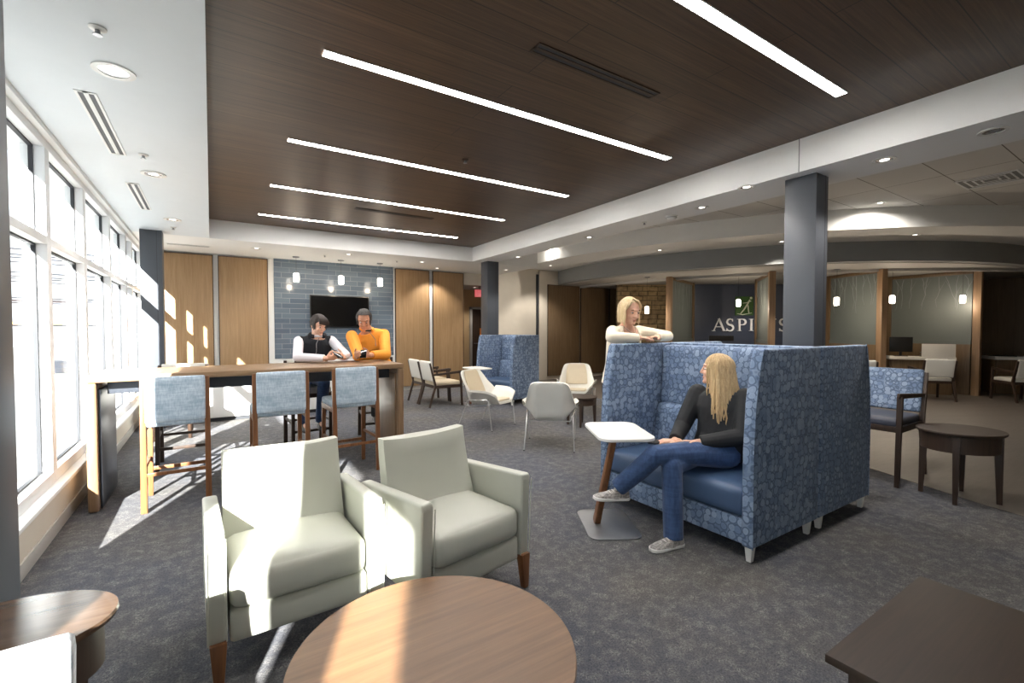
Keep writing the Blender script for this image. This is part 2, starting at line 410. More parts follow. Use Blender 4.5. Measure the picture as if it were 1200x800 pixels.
# white / metal reveals between the panels, the panels, the tiled recess
m = MB(); m.bb((-.95, YF-.012, 2.9), (5.42, YF, 3.4)); m.bb((-.95, YF-.012, 0), (5.42, YF, 2.9)); struct(m.build('wall_far.001', K['white']))
def panel(name, x0, x1, mat, y=YF-.012, z0=.1, z1=2.86):
    m = MB(); m.bb((x0+.012, y-.05, z0), (x1-.012, y, z1), .003)
    o = struct(m.build(name, mat))
    m = MB()
    for lo, hi in (((x0, z0), (x0+.012, z1)), ((x1-.012, z0), (x1, z1)), ((x0, z1), (x1, z1+.014))):
        m.bb((lo[0], y-.055, lo[1]), (hi[0], y, hi[1]))
    m.build('panel_edge', K['darkw'], o)
    return o
for i, (a, b) in enumerate(((-.86, .05), (.13, .98), (3.62, 4.47), (4.56, 5.40))): panel('wall_panel' + ('.%03d' % i if i else ''), a, b, K['oak'])
m = MB(); m.bb((1.09, YF-.03, .85), (3.58, YF-.012, 2.9)); struct(m.build('wall_tile', K['tile']))
m = MB(); m.bb((-.95, YF-.03, 0), (5.42, YF-.012, .1), .004); m.bb((6.42, YF-.018, 0), (8.05, YF, .1), .004); struct(m.build('baseboard_far', K['greyu']))
# second run of panels to the right of the cream wall
for i, (a, b) in enumerate(((8.1, 9.3), (9.36, 10.5), (10.56, 11.6))): panel('wall_panel.%03d' % (i+4), a, b, K['oakdark'], YF, .1, 2.72)  # oak panels too, with shade put into the veneer colour
m = MB(); m.bb((7.72, YF-.03, 0), (7.8, YF, 3.0), .004); struct(m.build('trim_2', K['gasket']))
m = MB(); m.bb((7.8, YF-.06, 0), (8.08, YF, 3.1), .004); struct(m.build('trim_3', K['cream']))

# --- ceilings
# tray corners (the wood ceiling), slightly out of square as in the photo
T = [(-.0, 8.76), (4.70, 8.76), (4.38, YB), (-.0, YB)]
m = MB(); m.prism(T, ZT, ZT+.1); struct(m.build('ceiling', K['ceil']))
def shell(poly, z0, z1, name, mat, **kw):
    return struct(MB().prism(poly, z0, z1, **kw).build(name, mat))
shell([(XW-.02, YB), (0, YB), (0, 8.76), (XW-.02, 8.76)], ZS, ZT+.1, 'ceiling.001', K['soffit'])
shell([(XW-.02, 8.76), (6.42, 8.76), (6.42, YF+.01), (XW-.02, YF+.01)], ZS, ZT+.2, 'ceiling.002', K['white'])
shell([(4.38, YB), (5.17, YB), (5.17, 8.76), (4.70, 8.76)], ZS, ZT+.4, 'ceiling.003', K['white'])
m = MB(); m.bb((5.17, YB, ZA), (XR, YF, ZA+.08)); struct(m.build('ceiling.004', K['act']))
# shadow gap between fascia pieces
x = 4.38 + (2.14-YB)/(8.76-YB)*.32
m = MB(); m.box((x-.001, 2.14, (ZS+ZT)/2), (.006, .006, ZT-ZS-.002)); struct(m.build('trim_4', K['greyp']))
# curved bulkheads over the booths
CX, CY = 14.9, 8.75
def arc(r, z0, z1, r2, name, mat, a0=158, a1=300, c=(CX, CY), n=72):
    rs = []
    for i in range(n+1):
        a = R(a0+(a1-a0)*i/n); ca, sa = math.cos(a), math.sin(a)
        rs.append([V((c[0]+q*ca, c[1]+q*sa, z)) for q, z in ((r, z0), (r, z1), (r2, z1), (r2, z0))])
    return struct(MB().rings(rs).build(name, mat))
arc(7.9, 3.14, ZA, 6.5, 'ceiling.006', [K['white']])
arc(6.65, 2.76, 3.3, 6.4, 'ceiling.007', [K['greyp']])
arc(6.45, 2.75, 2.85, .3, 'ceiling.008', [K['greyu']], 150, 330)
arc(8.9, 2.69, 2.80, 8.75, 'trim_5', [K['greyu']], 168, 262, (18.2, 10.4))

# --- columns
def column(x0, x1, y0, y1, label, z1=ZS):
    m = MB(); m.bb((x0, y0, 0), (x1, y1, z1), .006)
    for y in (y0-.001,): m.m(1).bb((x0+(x1-x0)*.74, y, 0), (x0+(x1-x0)*.74+.006, y+.01, z1))
    return struct(m.build('column', [K['column'], K['gasket']]), label, 'column')
column(4.665, 4.90, 2.05, 2.33, 'charcoal steel column rising behind the high-backed blue booth seat')
column(4.92, 5.2, 8.5, 8.78, 'dark column near the corridor opening, behind the far blue booth seat')
column(-.84, -.58, 8.48, 8.76, 'grey column by the windows at the far end, striped by sunlight')
column(-.85, -.58, 2.05, 2.31, 'dark column close to the camera at the window wall')

# --- ceiling fittings
def slot(name, label, c, L, along, mats, z, w=.105):
    """linear slot diffuser: a frame round two dark slots"""
    t = thing(name, label, 'air vent', (c[0], c[1], z), 0 if along == 'X' else R(90), 'linear slot vents')
    m = MB(); m.bb((-L/2, -w/2, -.006), (L/2, -w/2+.014, .0)); m.bb((-L/2, w/2-.014, -.006), (L/2, w/2, .0))
    m.bb((-L/2, -.012, -.006), (L/2, .012, 0)); m.bb((-L/2, -w/2+.014, -.006), (-L/2+.014, w/2-.014, 0)); m.bb((L/2-.014, -w/2+.014, -.006), (L/2, w/2-.014, 0))
    m.build('frame', mats, t)
    MB().bb((-L/2+.014, -w/2+.014, -.003), (L/2-.014, w/2-.014, -.001)).build('slot', K['gasket'], t)
    return t
slot('ceiling_vent', 'white slot vent in the window soffit, the nearer one', (-.615, 4.37), 1.2, 'Y', K['white'], ZS)
slot('ceiling_vent', 'white slot vent in the window soffit, the farther one near the column', (-.63, 6.48), 1.2, 'Y', K['white'], ZS)
slot('ceiling_vent', 'brown slot vent in the wood ceiling between the two nearest light strips', (2.24, 2.34), 1.1, 'X', K['darkw'], ZT)
slot('ceiling_vent', 'brown slot vent in the wood ceiling near its far end', (2.36, 6.83), 1.2, 'X', K['darkw'], ZT)
t = thing('ceiling_vent', 'square louvred air vent in the tiled ceiling above the desks', 'air vent', (8.86, 1.74, ZA))
m = MB()
for k in range(4):
    a = .30-.07*k; b = a-.02; z = -.012+.002*k
    for lo, hi in (((-a, -a), (a, -b)), ((-a, b), (a, a)), ((-a, -b), (-b, b)), ((b, -b), (a, b))): m.bb((*lo, z), (*hi, 0))
m.build('louvre', K['alu'], t); MB().bb((-.3, -.3, -.004), (.3, .3, -.001)).build('vent_back', K['greyp'], t)

strips = [1.57, 3.11, 4.70, 6.29, 7.97]
names = ['nearest the camera, brightest', 'second from the camera', 'in the middle of the five', 'fourth from the camera', 'nearest the far wall']
sm = None
for y, nm in zip(strips, names):
    x0, x1 = .62+.01*(y > 6), 3.93+.02*(y > 5)
    t = thing('strip_light', 'long recessed linear light in the wood ceiling, ' + nm, 'ceiling light', ((x0+x1)/2, y, ZT), 0, 'linear lights in the wood ceiling')
    L = (x1-x0)/2
    MB().bb((-L, -.036, -.004), (L, .036, 0)).build('diffuser', K['strip'], t)
    m = MB()
    for lo, hi in (((-L-.005, -.041), (L+.005, -.036)), ((-L-.005, .036), (L+.005, .041))): m.bb((*lo, -.006), (*hi, 0))
    m.build('trim_frame', K['white_metal'], t)
# recessed downlights (lit / unlit); real lamps sit in the lit ones
can0 = thing('downlight', 'x', 'ceiling light', (0, 0, 0))
MB().lathe([(.060, -.001), (.085, -.001), (.085, -.007), (.060, -.007), (.060, -.001)], 28).build('trim_ring', K['white_metal'], can0)
MB().lathe([(.0005, -.0012), (.034, -.0012), (.034, -.003), (.0005, -.003)], 20).build('lens', K['can'], can0)
MB().lathe([(.034, -.0012), (.060, -.0012), (.060, -.0035), (.034, -.0022)], 28).build('reflector', K['canoff'], can0)
first = [True]
def downlight(x, y, z, label, power=0, spot=110, lit=True, rad=1.):
    if first[0]: o = can0; first[0] = False; o.location = (x, y, z); o['label'] = label
    else: o = dup(can0, (x, y, z), 0, label)
    o['group'] = 'recessed downlights'
    o.scale = (rad, rad, 1)
    if 'unlit' in label:
        for c in o.children:
            if c.name.startswith('lens'): c.data = c.data.copy(); c.data.materials[0] = K['greyp']
    if power:
        l = bpy.data.lights.new('downlight_lamp', 'SPOT'); l.energy = power; l.spot_size = R(spot); l.spot_blend = .5; l.shadow_soft_size = .035; l.color = (1, .92, .82)
        p = bpy.data.objects.new('downlight_lamp', l); COL.objects.link(p); p.location = (x, y, z-.02); p.parent = None
    return o
for x, y, s in ((-.43, 3.39, 'nearest the camera'), (-.423, 5.43, 'second from the camera'), (-.40, 7.54, 'third from the camera')): downlight(x, y, ZS, 'round downlight in the white window soffit, ' + s, 14, rad=1.15)
for x, y, s in ((4.765, .93, 'nearest the camera, unlit'), (4.805, 1.59, 'just before the big column'), (4.56, 2.65, 'just past the big column'), (4.88, 3.38, 'beside the smoke detector'), (4.99, 5.44, 'halfway along'), (5.16, 7.7, 'farthest along')):
    downlight(x, y, ZS, 'downlight in the grey soffit right of the wood ceiling, ' + s, 0 if 'unlit' in s else 45)
for x, y, s in ((.70, 9.4, 'left of the pendants'), (2.24, 9.2, 'above the television'), (3.82, 9.4, 'right of the pendants'), (4.5, 10.15, 'against the wood panels'), (6.04, 9.53, 'before the corridor opening')):
    downlight(x, y, ZS, 'downlight in the far soffit, ' + s, 40 if 'panels' in s else 30)
for x, y, s in ((7.56, 9.73, 'at its far end'), (8.03, 6.56, 'above the standing woman'), (9.21, 4.64, 'beside the big column'), (10.53, 3.01, 'right of the column')):
    downlight(x, y, 3.14, 'downlight under the curved bulkhead, ' + s, 60)
downlight(9.0, 3.02, ZA, 'downlight in the tiled ceiling throwing a scallop on the curved band', 50, 165)
downlight(6.97, 8.95, ZA, 'downlight in the tiled ceiling at the far end of the curved band', 40, 165)
downlight(6.35, 11.7, 2.65, 'downlight in the corridor ceiling', 25)
slot('ceiling_vent', 'white slot vent in the far soffit, above the wood panels behind the grey column', (-.3, 9.7), .62, 'X', K['white'], ZS, .14)
def disc(name, label, cat, x, y, z, r=.03, mat='white_metal', drop=.012):
    t = thing(name, label, cat, (x, y, z))
    MB().lathe([(.0005, -.0005), (r, -.0005), (r, -drop*.5), (r*.7, -drop), (.0005, -drop)], 20).build('body', K[mat], t)
    MB().lathe([(.0005, -drop), (r*.3, -drop), (r*.3, -drop-.018), (r*.55, -drop-.02), (r*.55, -drop-.024), (.0005, -drop-.024)], 12).build('deflector', K['steel'], t)
    return t
for x, y, s in ((-.43, 2.95, 'nearest the camera'), (-.444, 4.87, 'beside the nearer slot vent'), (-.424, 8.1, 'beside the far grey column')): disc('ceiling_sprinkler', 'small sprinkler head in the white window soffit, ' + s, 'sprinkler', x, y, ZS, .035)
disc('ceiling_sprinkler', 'small sprinkler head in the grey soffit past the smoke detector', 'sprinkler', 4.9, 4.26, ZS, .035)
disc('ceiling_sprinkler', 'dark sprinkler head in the middle of the wood ceiling', 'sprinkler', 2.21, 4.27, ZT, .035, 'darkw')
for x, y, s in ((1.88, 9.56, 'left of the middle pendant'), (3.3, 9.5, 'right of the last pendant')): disc('ceiling_sprinkler', 'small sprinkler head in the far soffit, ' + s, 'sprinkler', x, y, ZS, .035)
t = thing('smoke_detector', 'round white smoke detector on the grey soffit', 'smoke detector', (4.927, 3.843, ZS))
MB().lathe([(.0005, -.0005), (.075, -.0005), (.075, -.012), (.062, -.02), (.058, -.04), (.04, -.05), (.0005, -.05)], 28).build('housing', K['white_metal'], t)
MB().lathe([(.063, -.02), (.066, -.02), (.066, -.026), (.063, -.026), (.063, -.02)], 28).build('vent_ring', K['greyp'], t)

# pendants
def pendant(name, label, x, y, zc, ztop, zbot, r=.055, power=6, group=None):
    t = thing(name, label, 'pendant lamp', (x, y, zc), 0, group)
    MB().lathe([(.0005, -.0005), (.065, -.0005), (.065, -.012), (.05, -.022), (.0005, -.022)], 24).build('canopy', K['steel'], t)
    MB().tube([(0, 0, -.02), (0, 0, ztop-zc+.03)], .0025, 6).build('cord', K['black'], t)
    MB().lathe([(.0005, ztop-zc+.035), (.018, ztop-zc+.035), (.022, ztop-zc-.005), (.0005, ztop-zc-.005)], 16).build('socket', K['steel'], t)
    h = ztop-zbot; b = zbot-zc
    MB().lathe([(.0005, b+h), (r*.8, b+h), (r, b+h*.88), (r, b+h*.15), (r*.85, b), (r*.7, b), (r*.8, b+.01), (.0005, b+.012)], 24).build('glass_shade', K['lamp'], t)
    return t
for x, s in ((1.44, 'leftmost'), (2.30, 'middle'), (3.12, 'rightmost')):
    pendant('pendant_lamp', 'small glowing glass pendant before the blue tiled wall, %s of three' % s, x, 10.08, ZS, 2.57, 2.40, .055, group='pendants before the tiled wall')
    l = bpy.data.lights.new('pendant_bulb', 'POINT'); l.energy = 4; l.color = (1, .8, .58); l.shadow_soft_size = .05
    p = bpy.data.objects.new('pendant_bulb', l); COL.objects.link(p); p.location = (x, 10.08, 2.36)

# television, waist-high white cabinet
t = thing('wall_mount_television', 'black wall-mounted television on the blue tiled wall', 'television', (2.38, YF-.03, 1.84))
MB().bb((-.62, -.06, -.345), (.62, -.015, .345), .008).build('bezel', K['black'], t)
MB().bb((-.60, -.063, -.32), (.60, -.059, .325)).build('screen', K['screen'], t)
MB().bb((-.2, -.015, -.15), (.2, 0, .15)).build('wall_bracket', K['dark_metal'], t)
t = thing('white_cabinet', 'long white waist-high cabinet standing before the blue tiled wall', 'cabinet', (.55, 8.85, 0))
MB().bb((-1.1, -.22, .06), (1.1, .22, .80), .012).build('cabinet_body', K['tabletop'], t)
MB().bb((-1.13, -.25, .80), (1.13, .25, .835), .01).build('cabinet_top', K['tabletop'], t)
MB().bb((-1.05, -.18, 0), (1.05, .18, .06)).build('plinth', K['gasket'], t)
for k in range(4):
    dr = MB().bb((-1.08+.54*k+.006, -.232, .08), (-.54+.54*k-.006, -.219, .78), .003).build('door_panel', K['tabletop'], t)
    MB().bb((-.58+.54*k, -.245, .5), (-.565+.54*k, -.232, .62), .003).build('door_pull', K['white_metal'], dr)
# ================================================================== furniture
# ---- bar table
BX0, BX1, BY0, BY1, BH = -.84, 1.76, 4.86, 5.66, 1.09
t = thing('bar_table', 'long walnut bar-height table with slab ends standing by the windows', 'table', ((BX0+BX1)/2, (BY0+BY1)/2, 0))
hx, hy = (BX1-BX0)/2, (BY1-BY0)/2
MB().box((0, 0, BH-.026), (2*hx, 2*hy, .052), .012).build('table_top', K['bar'], t)
for s in (-1, 1):
    e = MB().box((s*(hx-.035), 0, (BH-.052)/2), (.07, 2*hy-.004, BH-.053), .024, seg=4).build('end_panel', K['barend'], t)
    MB().box((s*(hx-.078), 0, .5), (.016, 2*hy-.1, .96), .003).build('liner', K['dark_metal'] if s < 0 else K['barend'], e)
MB().bb((-hx+.115, -.25, BH-.16), (hx-.115, -.19, BH-.052), .004).build('apron', K['dark_metal'], t)
MB().bb((-hx+.115, .19, BH-.16), (hx-.115, .25, BH-.052), .004).build('apron', K['dark_metal'], t)

# ---- bar stools: local -y is the front, towards the bar
def stool(label, loc, rz, up, group, frame='stoolw'):
    t = thing('bar_stool', label, 'bar stool', loc, rz, group)
    w = .215
    for s in (-1, 1):
        MB().bar((s*w, .24, 0), (s*w, .20, 1.07), (.034, .045), (.03, .035), .004, (1, 0, 0)).build('rear_post', K[frame], t)
        MB().bar((s*w, -.24, 0), (s*(w-.006), -.215, .70), (.032, .036), (.036, .04), .004, (1, 0, 0)).build('front_leg', K[frame], t)
        m = MB(); m.bar((s*w, -.225, .66), (s*w, .215, .66), (.028, .05), None, .003); m.build('seat_rail', K[frame], t)
        MB().bar((s*w, -.232, .34), (s*w, .228, .34), (.02, .028), None, .003).build('side_stretcher', K[frame], t)
    MB().bar((-w, -.234, .24), (w, -.234, .24), (.024, .03), None, .003).build('footrest', K[frame], t)
    MB().bar((-w, .231, .30), (w, .231, .30), (.02, .028), None, .003).build('rear_stretcher', K[frame], t)
    MB().bar((-w, -.225, .66), (w, -.225, .66), (.028, .05), None, .003).build('front_rail', K[frame], t)
    MB().rbox((0, -.01, .715), (w+.015, .235, .04), .03, (0, 0, .012)).build('seat', K[up], t)
    m = MB(); m.rbox((0, .213, .895), (w-.012, .026, .185), .016, (0, .006, 0)); m.build('back', K[up], t)
    return t
S1 = stool('walnut bar stool with pale blue woven back, nearest the windows', (-.25, 4.88, 0), PI, 'tweed', 'bar stools at the long table')
S2 = dup(S1, (.53, 4.87, 0), PI, 'walnut bar stool with pale blue back, in the middle of the near side')
S3 = dup(S1, (1.215, 4.99, 0), PI+R(3), 'walnut bar stool with pale blue back, beside the far slab end of the bar')
W1_ = stool('white upholstered bar stool on the far side of the bar, empty, nearest the windows', (-.26, 6.1, 0), 0, 'whitevinyl', 'bar stools at the long table', 'darkw')
W2_ = dup(W1_, (1.0, 6.22, 0), R(3), 'white bar stool under the person in the dark vest')
W3_ = dup(W1_, (1.88, 6.2, 0), R(-8), 'white bar stool under the person in the orange pullover')

# ---- sage armchairs (front is local -y)
def armchair(label, loc, rz):
    t = thing('armchair', label, 'armchair', loc, rz, 'sage armchairs at the round table')
    for s in (-1, 1):
        # upholstered arm slab: front edge leans, wood feet below
        poly = [(-.345, .17), (-.365, .63), (-.355, .65), (.26, .615), (.27, .60), (.235, .20)]
        mt = Matrix.Translation((s*.328-.0325, 0, 0)) @ Matrix(((0, 0, 1, 0), (1, 0, 0, 0), (0, 1, 0, 0), (0, 0, 0, 1)))
        a = MB().prism(poly, 0, .065, .014, mt, 3).build('arm', K['sage'], t)
        m = MB(); m.tube([(s*.328-.033, -.372, .62), (s*.328-.033, -.352, .19)], .003, 6); m.tube([(s*.328+.033, -.372, .62), (s*.328+.033, -.352, .19)], .003, 6); m.build('piping', K['sage'], a)
        MB().bar((s*.325, -.342, .19), (s*.325, -.355, 0), (.062, .052), (.034, .034), .005, (0, 1, 0)).build('front_leg', K['stoolw'], t)
        MB().bar((s*.325, .20, .22), (s*.325, .27, 0), (.06, .05), (.034, .034), .005, (0, 1, 0)).build('rear_leg', K['darkw'], t)
    MB().rbox((0, -.10, .385), (.282, .262, .085), .045, (0, .012, .02), 10).build('seat_cushion', K['sage'], t)
    MB().rbox((0, -.10, .235), (.284, .25, .068), .02, (0, .006, 0)).build('seat_rail', K['sage'], t)
    # reclined, dished back with a bowed top edge
    rs = []
    for j in range(13):
        v = j/12; z = .30+.545*v; yb = .035+.145*v+.02*math.sin(PI*v)
        th = .105-.045*v; hw = .283-.005*v
        ring = []
        for i in range(25):
            u = -1+2*i/24; dish = .022*(1-u*u)*math.sin(PI*min(1, v*1.1)*.95)
            zt = z + .016*(u*u-.4)*(v > .95)*1
            ring.append(V((u*hw, yb-th/2-.0+dish*.9-.02*(1-abs(u)**6)*(1 if 0 < v < 1 else .4), zt)))
        for i in range(24, -1, -1):
            u = -1+2*i/24
            ring.append(V((u*hw, yb+th/2+.012*(1-abs(u)**6), z+.016*(u*u-.4)*(v > .95))))
        rs.append(ring)
    MB().rings(rs).build('back_cushion', K['sage'], t, 50)
    return t
armchair('sage green armchair in the sunlight, back to the bar stools', (.318, 2.555, 0), R(2))
armchair('sage green armchair in shade, nearer the white lounge chairs', (1.09, 2.42, 0), R(11))

# ---- coffee table
t = thing('coffee_table', 'round brown wooden coffee table in front of the two sage armchairs', 'table', (.612, 1.40, 0))
MB().lathe([(.0005, .372), (.40, .372), (.456, .383), (.464, .392), (.462, .402), (.0005, .402)], 96).build('table_top', K['coffee'], t, 30)
MB().lathe([(.32, .29), (.335, .29), (.335, .372), (.32, .372), (.32, .29)], 64).build('apron', K['coffee'], t)
for k in range(4):
    a = PI/4+PI/2*k; c, s = math.cos(a), math.sin(a)
    MB().bar((c*.30, s*.30, .372), (c*.34, s*.34, 0), (.05, .05), (.03, .03), .005).build('leg', K['darkw'], t)

# ---- oval side tables with deep drum aprons
def drum_table(label, loc, rz, a, b, h, ap, top='darkwx', group=None):
    t = thing('side_table', label, 'table', loc, rz, group)
    MB().lathe([(.0005, h-.028), (.88, h-.028), (.985, h-.02), (1, h-.008), (.99, h), (.0005, h)], 64, sx=a, sy=b).build('table_top', K[top], t, 30)
    MB().lathe([(.84, h-ap), (.88, h-ap), (.88, h-.028), (.84, h-.028), (.84, h-ap)], 64, sx=a, sy=b).build('apron', K['darkw'], t)
    for k in range(4):
        q = PI/4+PI/2*k; x, y = math.cos(q)*a*.80, math.sin(q)*b*.80
        MB().bar((x, y, h-.03), (x*1.06, y*1.06, 0), (.062, .05), (.034, .03), .004, (-y, x, 0)).build('leg', K['darkw'], t)
    return t
drum_table('oval dark walnut side table beside the blue-backed wood armchair', (5.42, 1.21, 0), R(-33), .31, .27, .60, .17)
drum_table('oval side table with glossy top, next to the near dark column', (-.545, 1.80, 0), 0, .30, .205, .64, .16, 'glosstop')
drum_table('small dark drum table between the cream shell lounge chairs', (4.72, 5.30, 0), 0, .24, .24, .44, .12)

drum_table('dark walnut side table between the bar\'s window end and the grey column', (-.45, 7.7, 0), 0, .33, .28, .58, .2)

# ---- square dark table, foreground
t = thing('low_table', 'low square dark walnut table in the near right foreground', 'table', (2.02, .29, 0))
MB().box((0, 0, .4365), (.84, .73, .027), .004).build('table_top', K['darkwx'], t)
MB().bb((-.37, -.32, .395), (.37, .32, .423), .003).build('apron', K['darkw'], t)
for s, q in ((-1, -1), (1, -1), (1, 1), (-1, 1)): MB().bb((s*.37-s*.0, q*.32, 0), (s*.31, q*.26, .395), .004).build('leg', K['darkw'], t)
m = MB(); m.bb((-.365, -.255, .06), (-.352, .255, .395)); m.bb((.352, -.255, .06), (.365, .255, .395)); m.build('side_panel', K['darkw'], t)

# ---- tweed chair back at the near left
t = thing('side_chair', 'chair with white tweed back, cut off at the near window-side corner', 'chair', (-.53, 1.16, 0), R(3))
MB().rbox((0, .155, .62), (.28, .035, .185), .02, (0, .012, 0), 9, (R(-9), 0, 0)).build('back', K['tweedw'], t)
MB().rbox((0, -.08, .43), (.27, .25, .045), .03, (0, 0, .015)).build('seat', K['tweedw'], t)
for s in (-1, 1):
    MB().bar((s*.25, -.29, 0), (s*.25, -.28, .40), (.03, .03), (.04, .04), .004).build('front_leg', K['darkw'], t)
    MB().bar((s*.25, .2, 0), (s*.25, .14, .52), (.03, .03), (.035, .04), .004).build('rear_leg', K['darkw'], t)
MB().bb((-.25, -.29, .36), (.25, .16, .395), .004).build('seat_frame', K['darkw'], t)

# ---- high-backed pod seats (front is local -y; origin at floor under the middle of the seat's front edge)
def pod(label, loc, rz, W=.66):
    t = thing('pod_seat', label, 'booth seat', loc, rz, 'high-backed blue booth seats')
    D, th, zb, zt = .86, .07, .10, 1.34
    for s in (-1, 1):
        poly = [(0, zb), (.0, .70), (.02, 1.0), (.065, 1.24), (.09, zt-.02), (.11, zt), (D, zt), (D, zb)]
        mt = Matrix.Translation((s*(W-th/2)-th/2, 0, 0)) @ Matrix(((0, 0, 1, 0), (1, 0, 0, 0), (0, 1, 0, 0), (0, 0, 0, 1)))
        p = MB().prism(poly, 0, th, .014, mt, 3).build('side_panel', K['pod'], t)
        m = MB(); pts = [V((s*W, y+.001, z)) for y, z in poly[:6]]
        m.tube([(s*(W+.0), a.y+.004, a.z) for a in pts], .005, 6); m.build('piping', K['pod'], p)
    MB().bb((-W+th, D-.07, zb), (W-th, D-.002, zt), .012).build('back_panel', K['pod'], t)
    # upper pad, lower lumbar cushion, seat and skirt
    MB().rbox((0, D-.13, 1.05), (W-th-.004, .07, .275), .05, (0, .015, 0), 10, (R(-3), 0, 0)).build('back_cushion', K['pod'], t)
    MB().rbox((0, D-.21, .60), (W-th-.004, .085, .21), .06, (0, .03, 0), 10, (R(-9), 0, 0)).build('lumbar_cushion', K['pod'], t)
    MB().rbox((0, .315, .361), (W-th-.004, .30, .095), .045, (0, .012, .025), 11).build('seat_cushion', K['bluevinyl'], t)
    MB().bb((-W+th, .03, zb), (W-th, D-.07, .262), .008).build('seat_skirt', K['pod'], t)
    for x in (-W+.04, W-.04):
        for y in (.05, D-.08): MB().bar((x, y, zb+.01), (x, y, 0), (.05, .05), (.032, .032), .003).build('foot', K['white_metal'], t)
    return t
P1 = pod('high-backed blue patterned booth seat holding the seated woman', (2.78, 2.21, 0), R(-90))
dup(P1, (4.515, 2.21, 0), R(90), 'blue patterned booth seat backing onto the seated woman\'s one, facing the desks')
pod('empty single high-backed blue booth seat in front of the far dark column', (4.65, 7.79, 0), R(-90+17), .475)

# ---- laptop tables with a leaning wooden leg
def laptop_table(label, loc, rz, h=.715):
    t = thing('laptop_table', label, 'table', loc, rz, 'white laptop tables by the booth seats')
    def rr(a, b, r, n=7):
        out = []
        for cx, cy, a0 in ((a-r, b-r, 0), (-a+r, b-r, 90), (-a+r, -b+r, 180), (a-r, -b+r, 270)):
            out += [(cx+r*math.cos(R(a0+90*k/n)), cy+r*math.sin(R(a0+90*k/n))) for k in range(n+1)]
        return out
    MB().prism(rr(.30, .20, .09), h-.022, h, .006).build('table_top', K['tabletop'], t)
    MB().prism([(x+.01, y+.07) for x, y in rr(.27, .19, .07)], 0, .009, .003).build('base_plate', K['steel'], t)
    MB().bar((.03, .15, .009), (-.20, .09, h-.03), (.062, .05), (.054, .042), .012, (0, 1, 0)).build('leg', K['stoolw'], t)
    MB().bb((-.26, .03, h-.032), (-.12, .15, h-.022), .003).build('mounting_plate', K['dark_metal'], t)
    MB().lathe([(.0005, .009), (.022, .009), (.02, .014), (.0005, .014)], 16, (.16, .12, 0)).build('base_bolt', K['chrome'], t)
    return t
L1 = laptop_table('white laptop table on a leaning wooden leg beside the seated woman', (2.535, 2.442, 0), R(60))
dup(L1, (4.31, 7.85, 0), R(90), 'small white laptop table before the empty far booth seat')

# ---- cream shell lounge chairs on thin metal legs (front is local -y)
PR = [(-.30, .405), (-.16, .40), (.04, .375), (.16, .37), (.225, .42), (.265, .53), (.30, .62), (.335, .71), (.362, .785), (.374, .822), (.377, .838)]
HW = [.235, .25, .26, .26, .262, .265, .262, .25, .228, .19, .125]
HT = [.12, .175, .205, .205, .185, .13, .085, .055, .035, .02, .01]
def lerp(L, t):
    f = t*(len(L)-1); i = min(int(f), len(L)-2); f -= i
    a, b = L[i], L[i+1]
    return tuple(x+(y-x)*f for x, y in zip(a, b)) if isinstance(a, tuple) else a+(b-a)*f
def smooth_prof(L, n):
    """Catmull-Rom samples of a list"""
    out = []
    for k in range(n+1):
        f = k/n*(len(L)-1); i = min(int(f), len(L)-2); u = f-i
        g = lambda j: L[max(0, min(len(L)-1, j))]
        def cr(p0, p1, p2, p3): return .5*(2*p1+(p2-p0)*u+(2*p0-5*p1+4*p2-p3)*u*u+(3*p1-p0-3*p2+p3)*u**3)
        a = [g(i-1), g(i), g(i+1), g(i+2)]
        out.append(tuple(cr(*[x[q] for x in a]) for q in range(len(a[0]))) if isinstance(a[0], tuple) else cr(*a))
    return out
NV = 40; PV, WV, HV = smooth_prof(PR, NV), smooth_prof(HW, NV), smooth_prof(HT, NV)
def shell_pt(j, s, off=0., k=1.):
    y, z = PV[j]; a, b = PV[max(0, j-1)], PV[min(NV, j+1)]
    d = V((0, b[0]-a[0], b[1]-a[1])).normalized(); n = V((0, -d.z, d.y))
    q = max(0, (abs(s)-.60)/.40); cu = q*q*(3-2*q)
    x = math.copysign(WV[j]*(abs(s) + .34*cu*(HV[j]/.205)**2), s)*k
    return V((x, y, z)) + n*(HV[j]*cu + off)
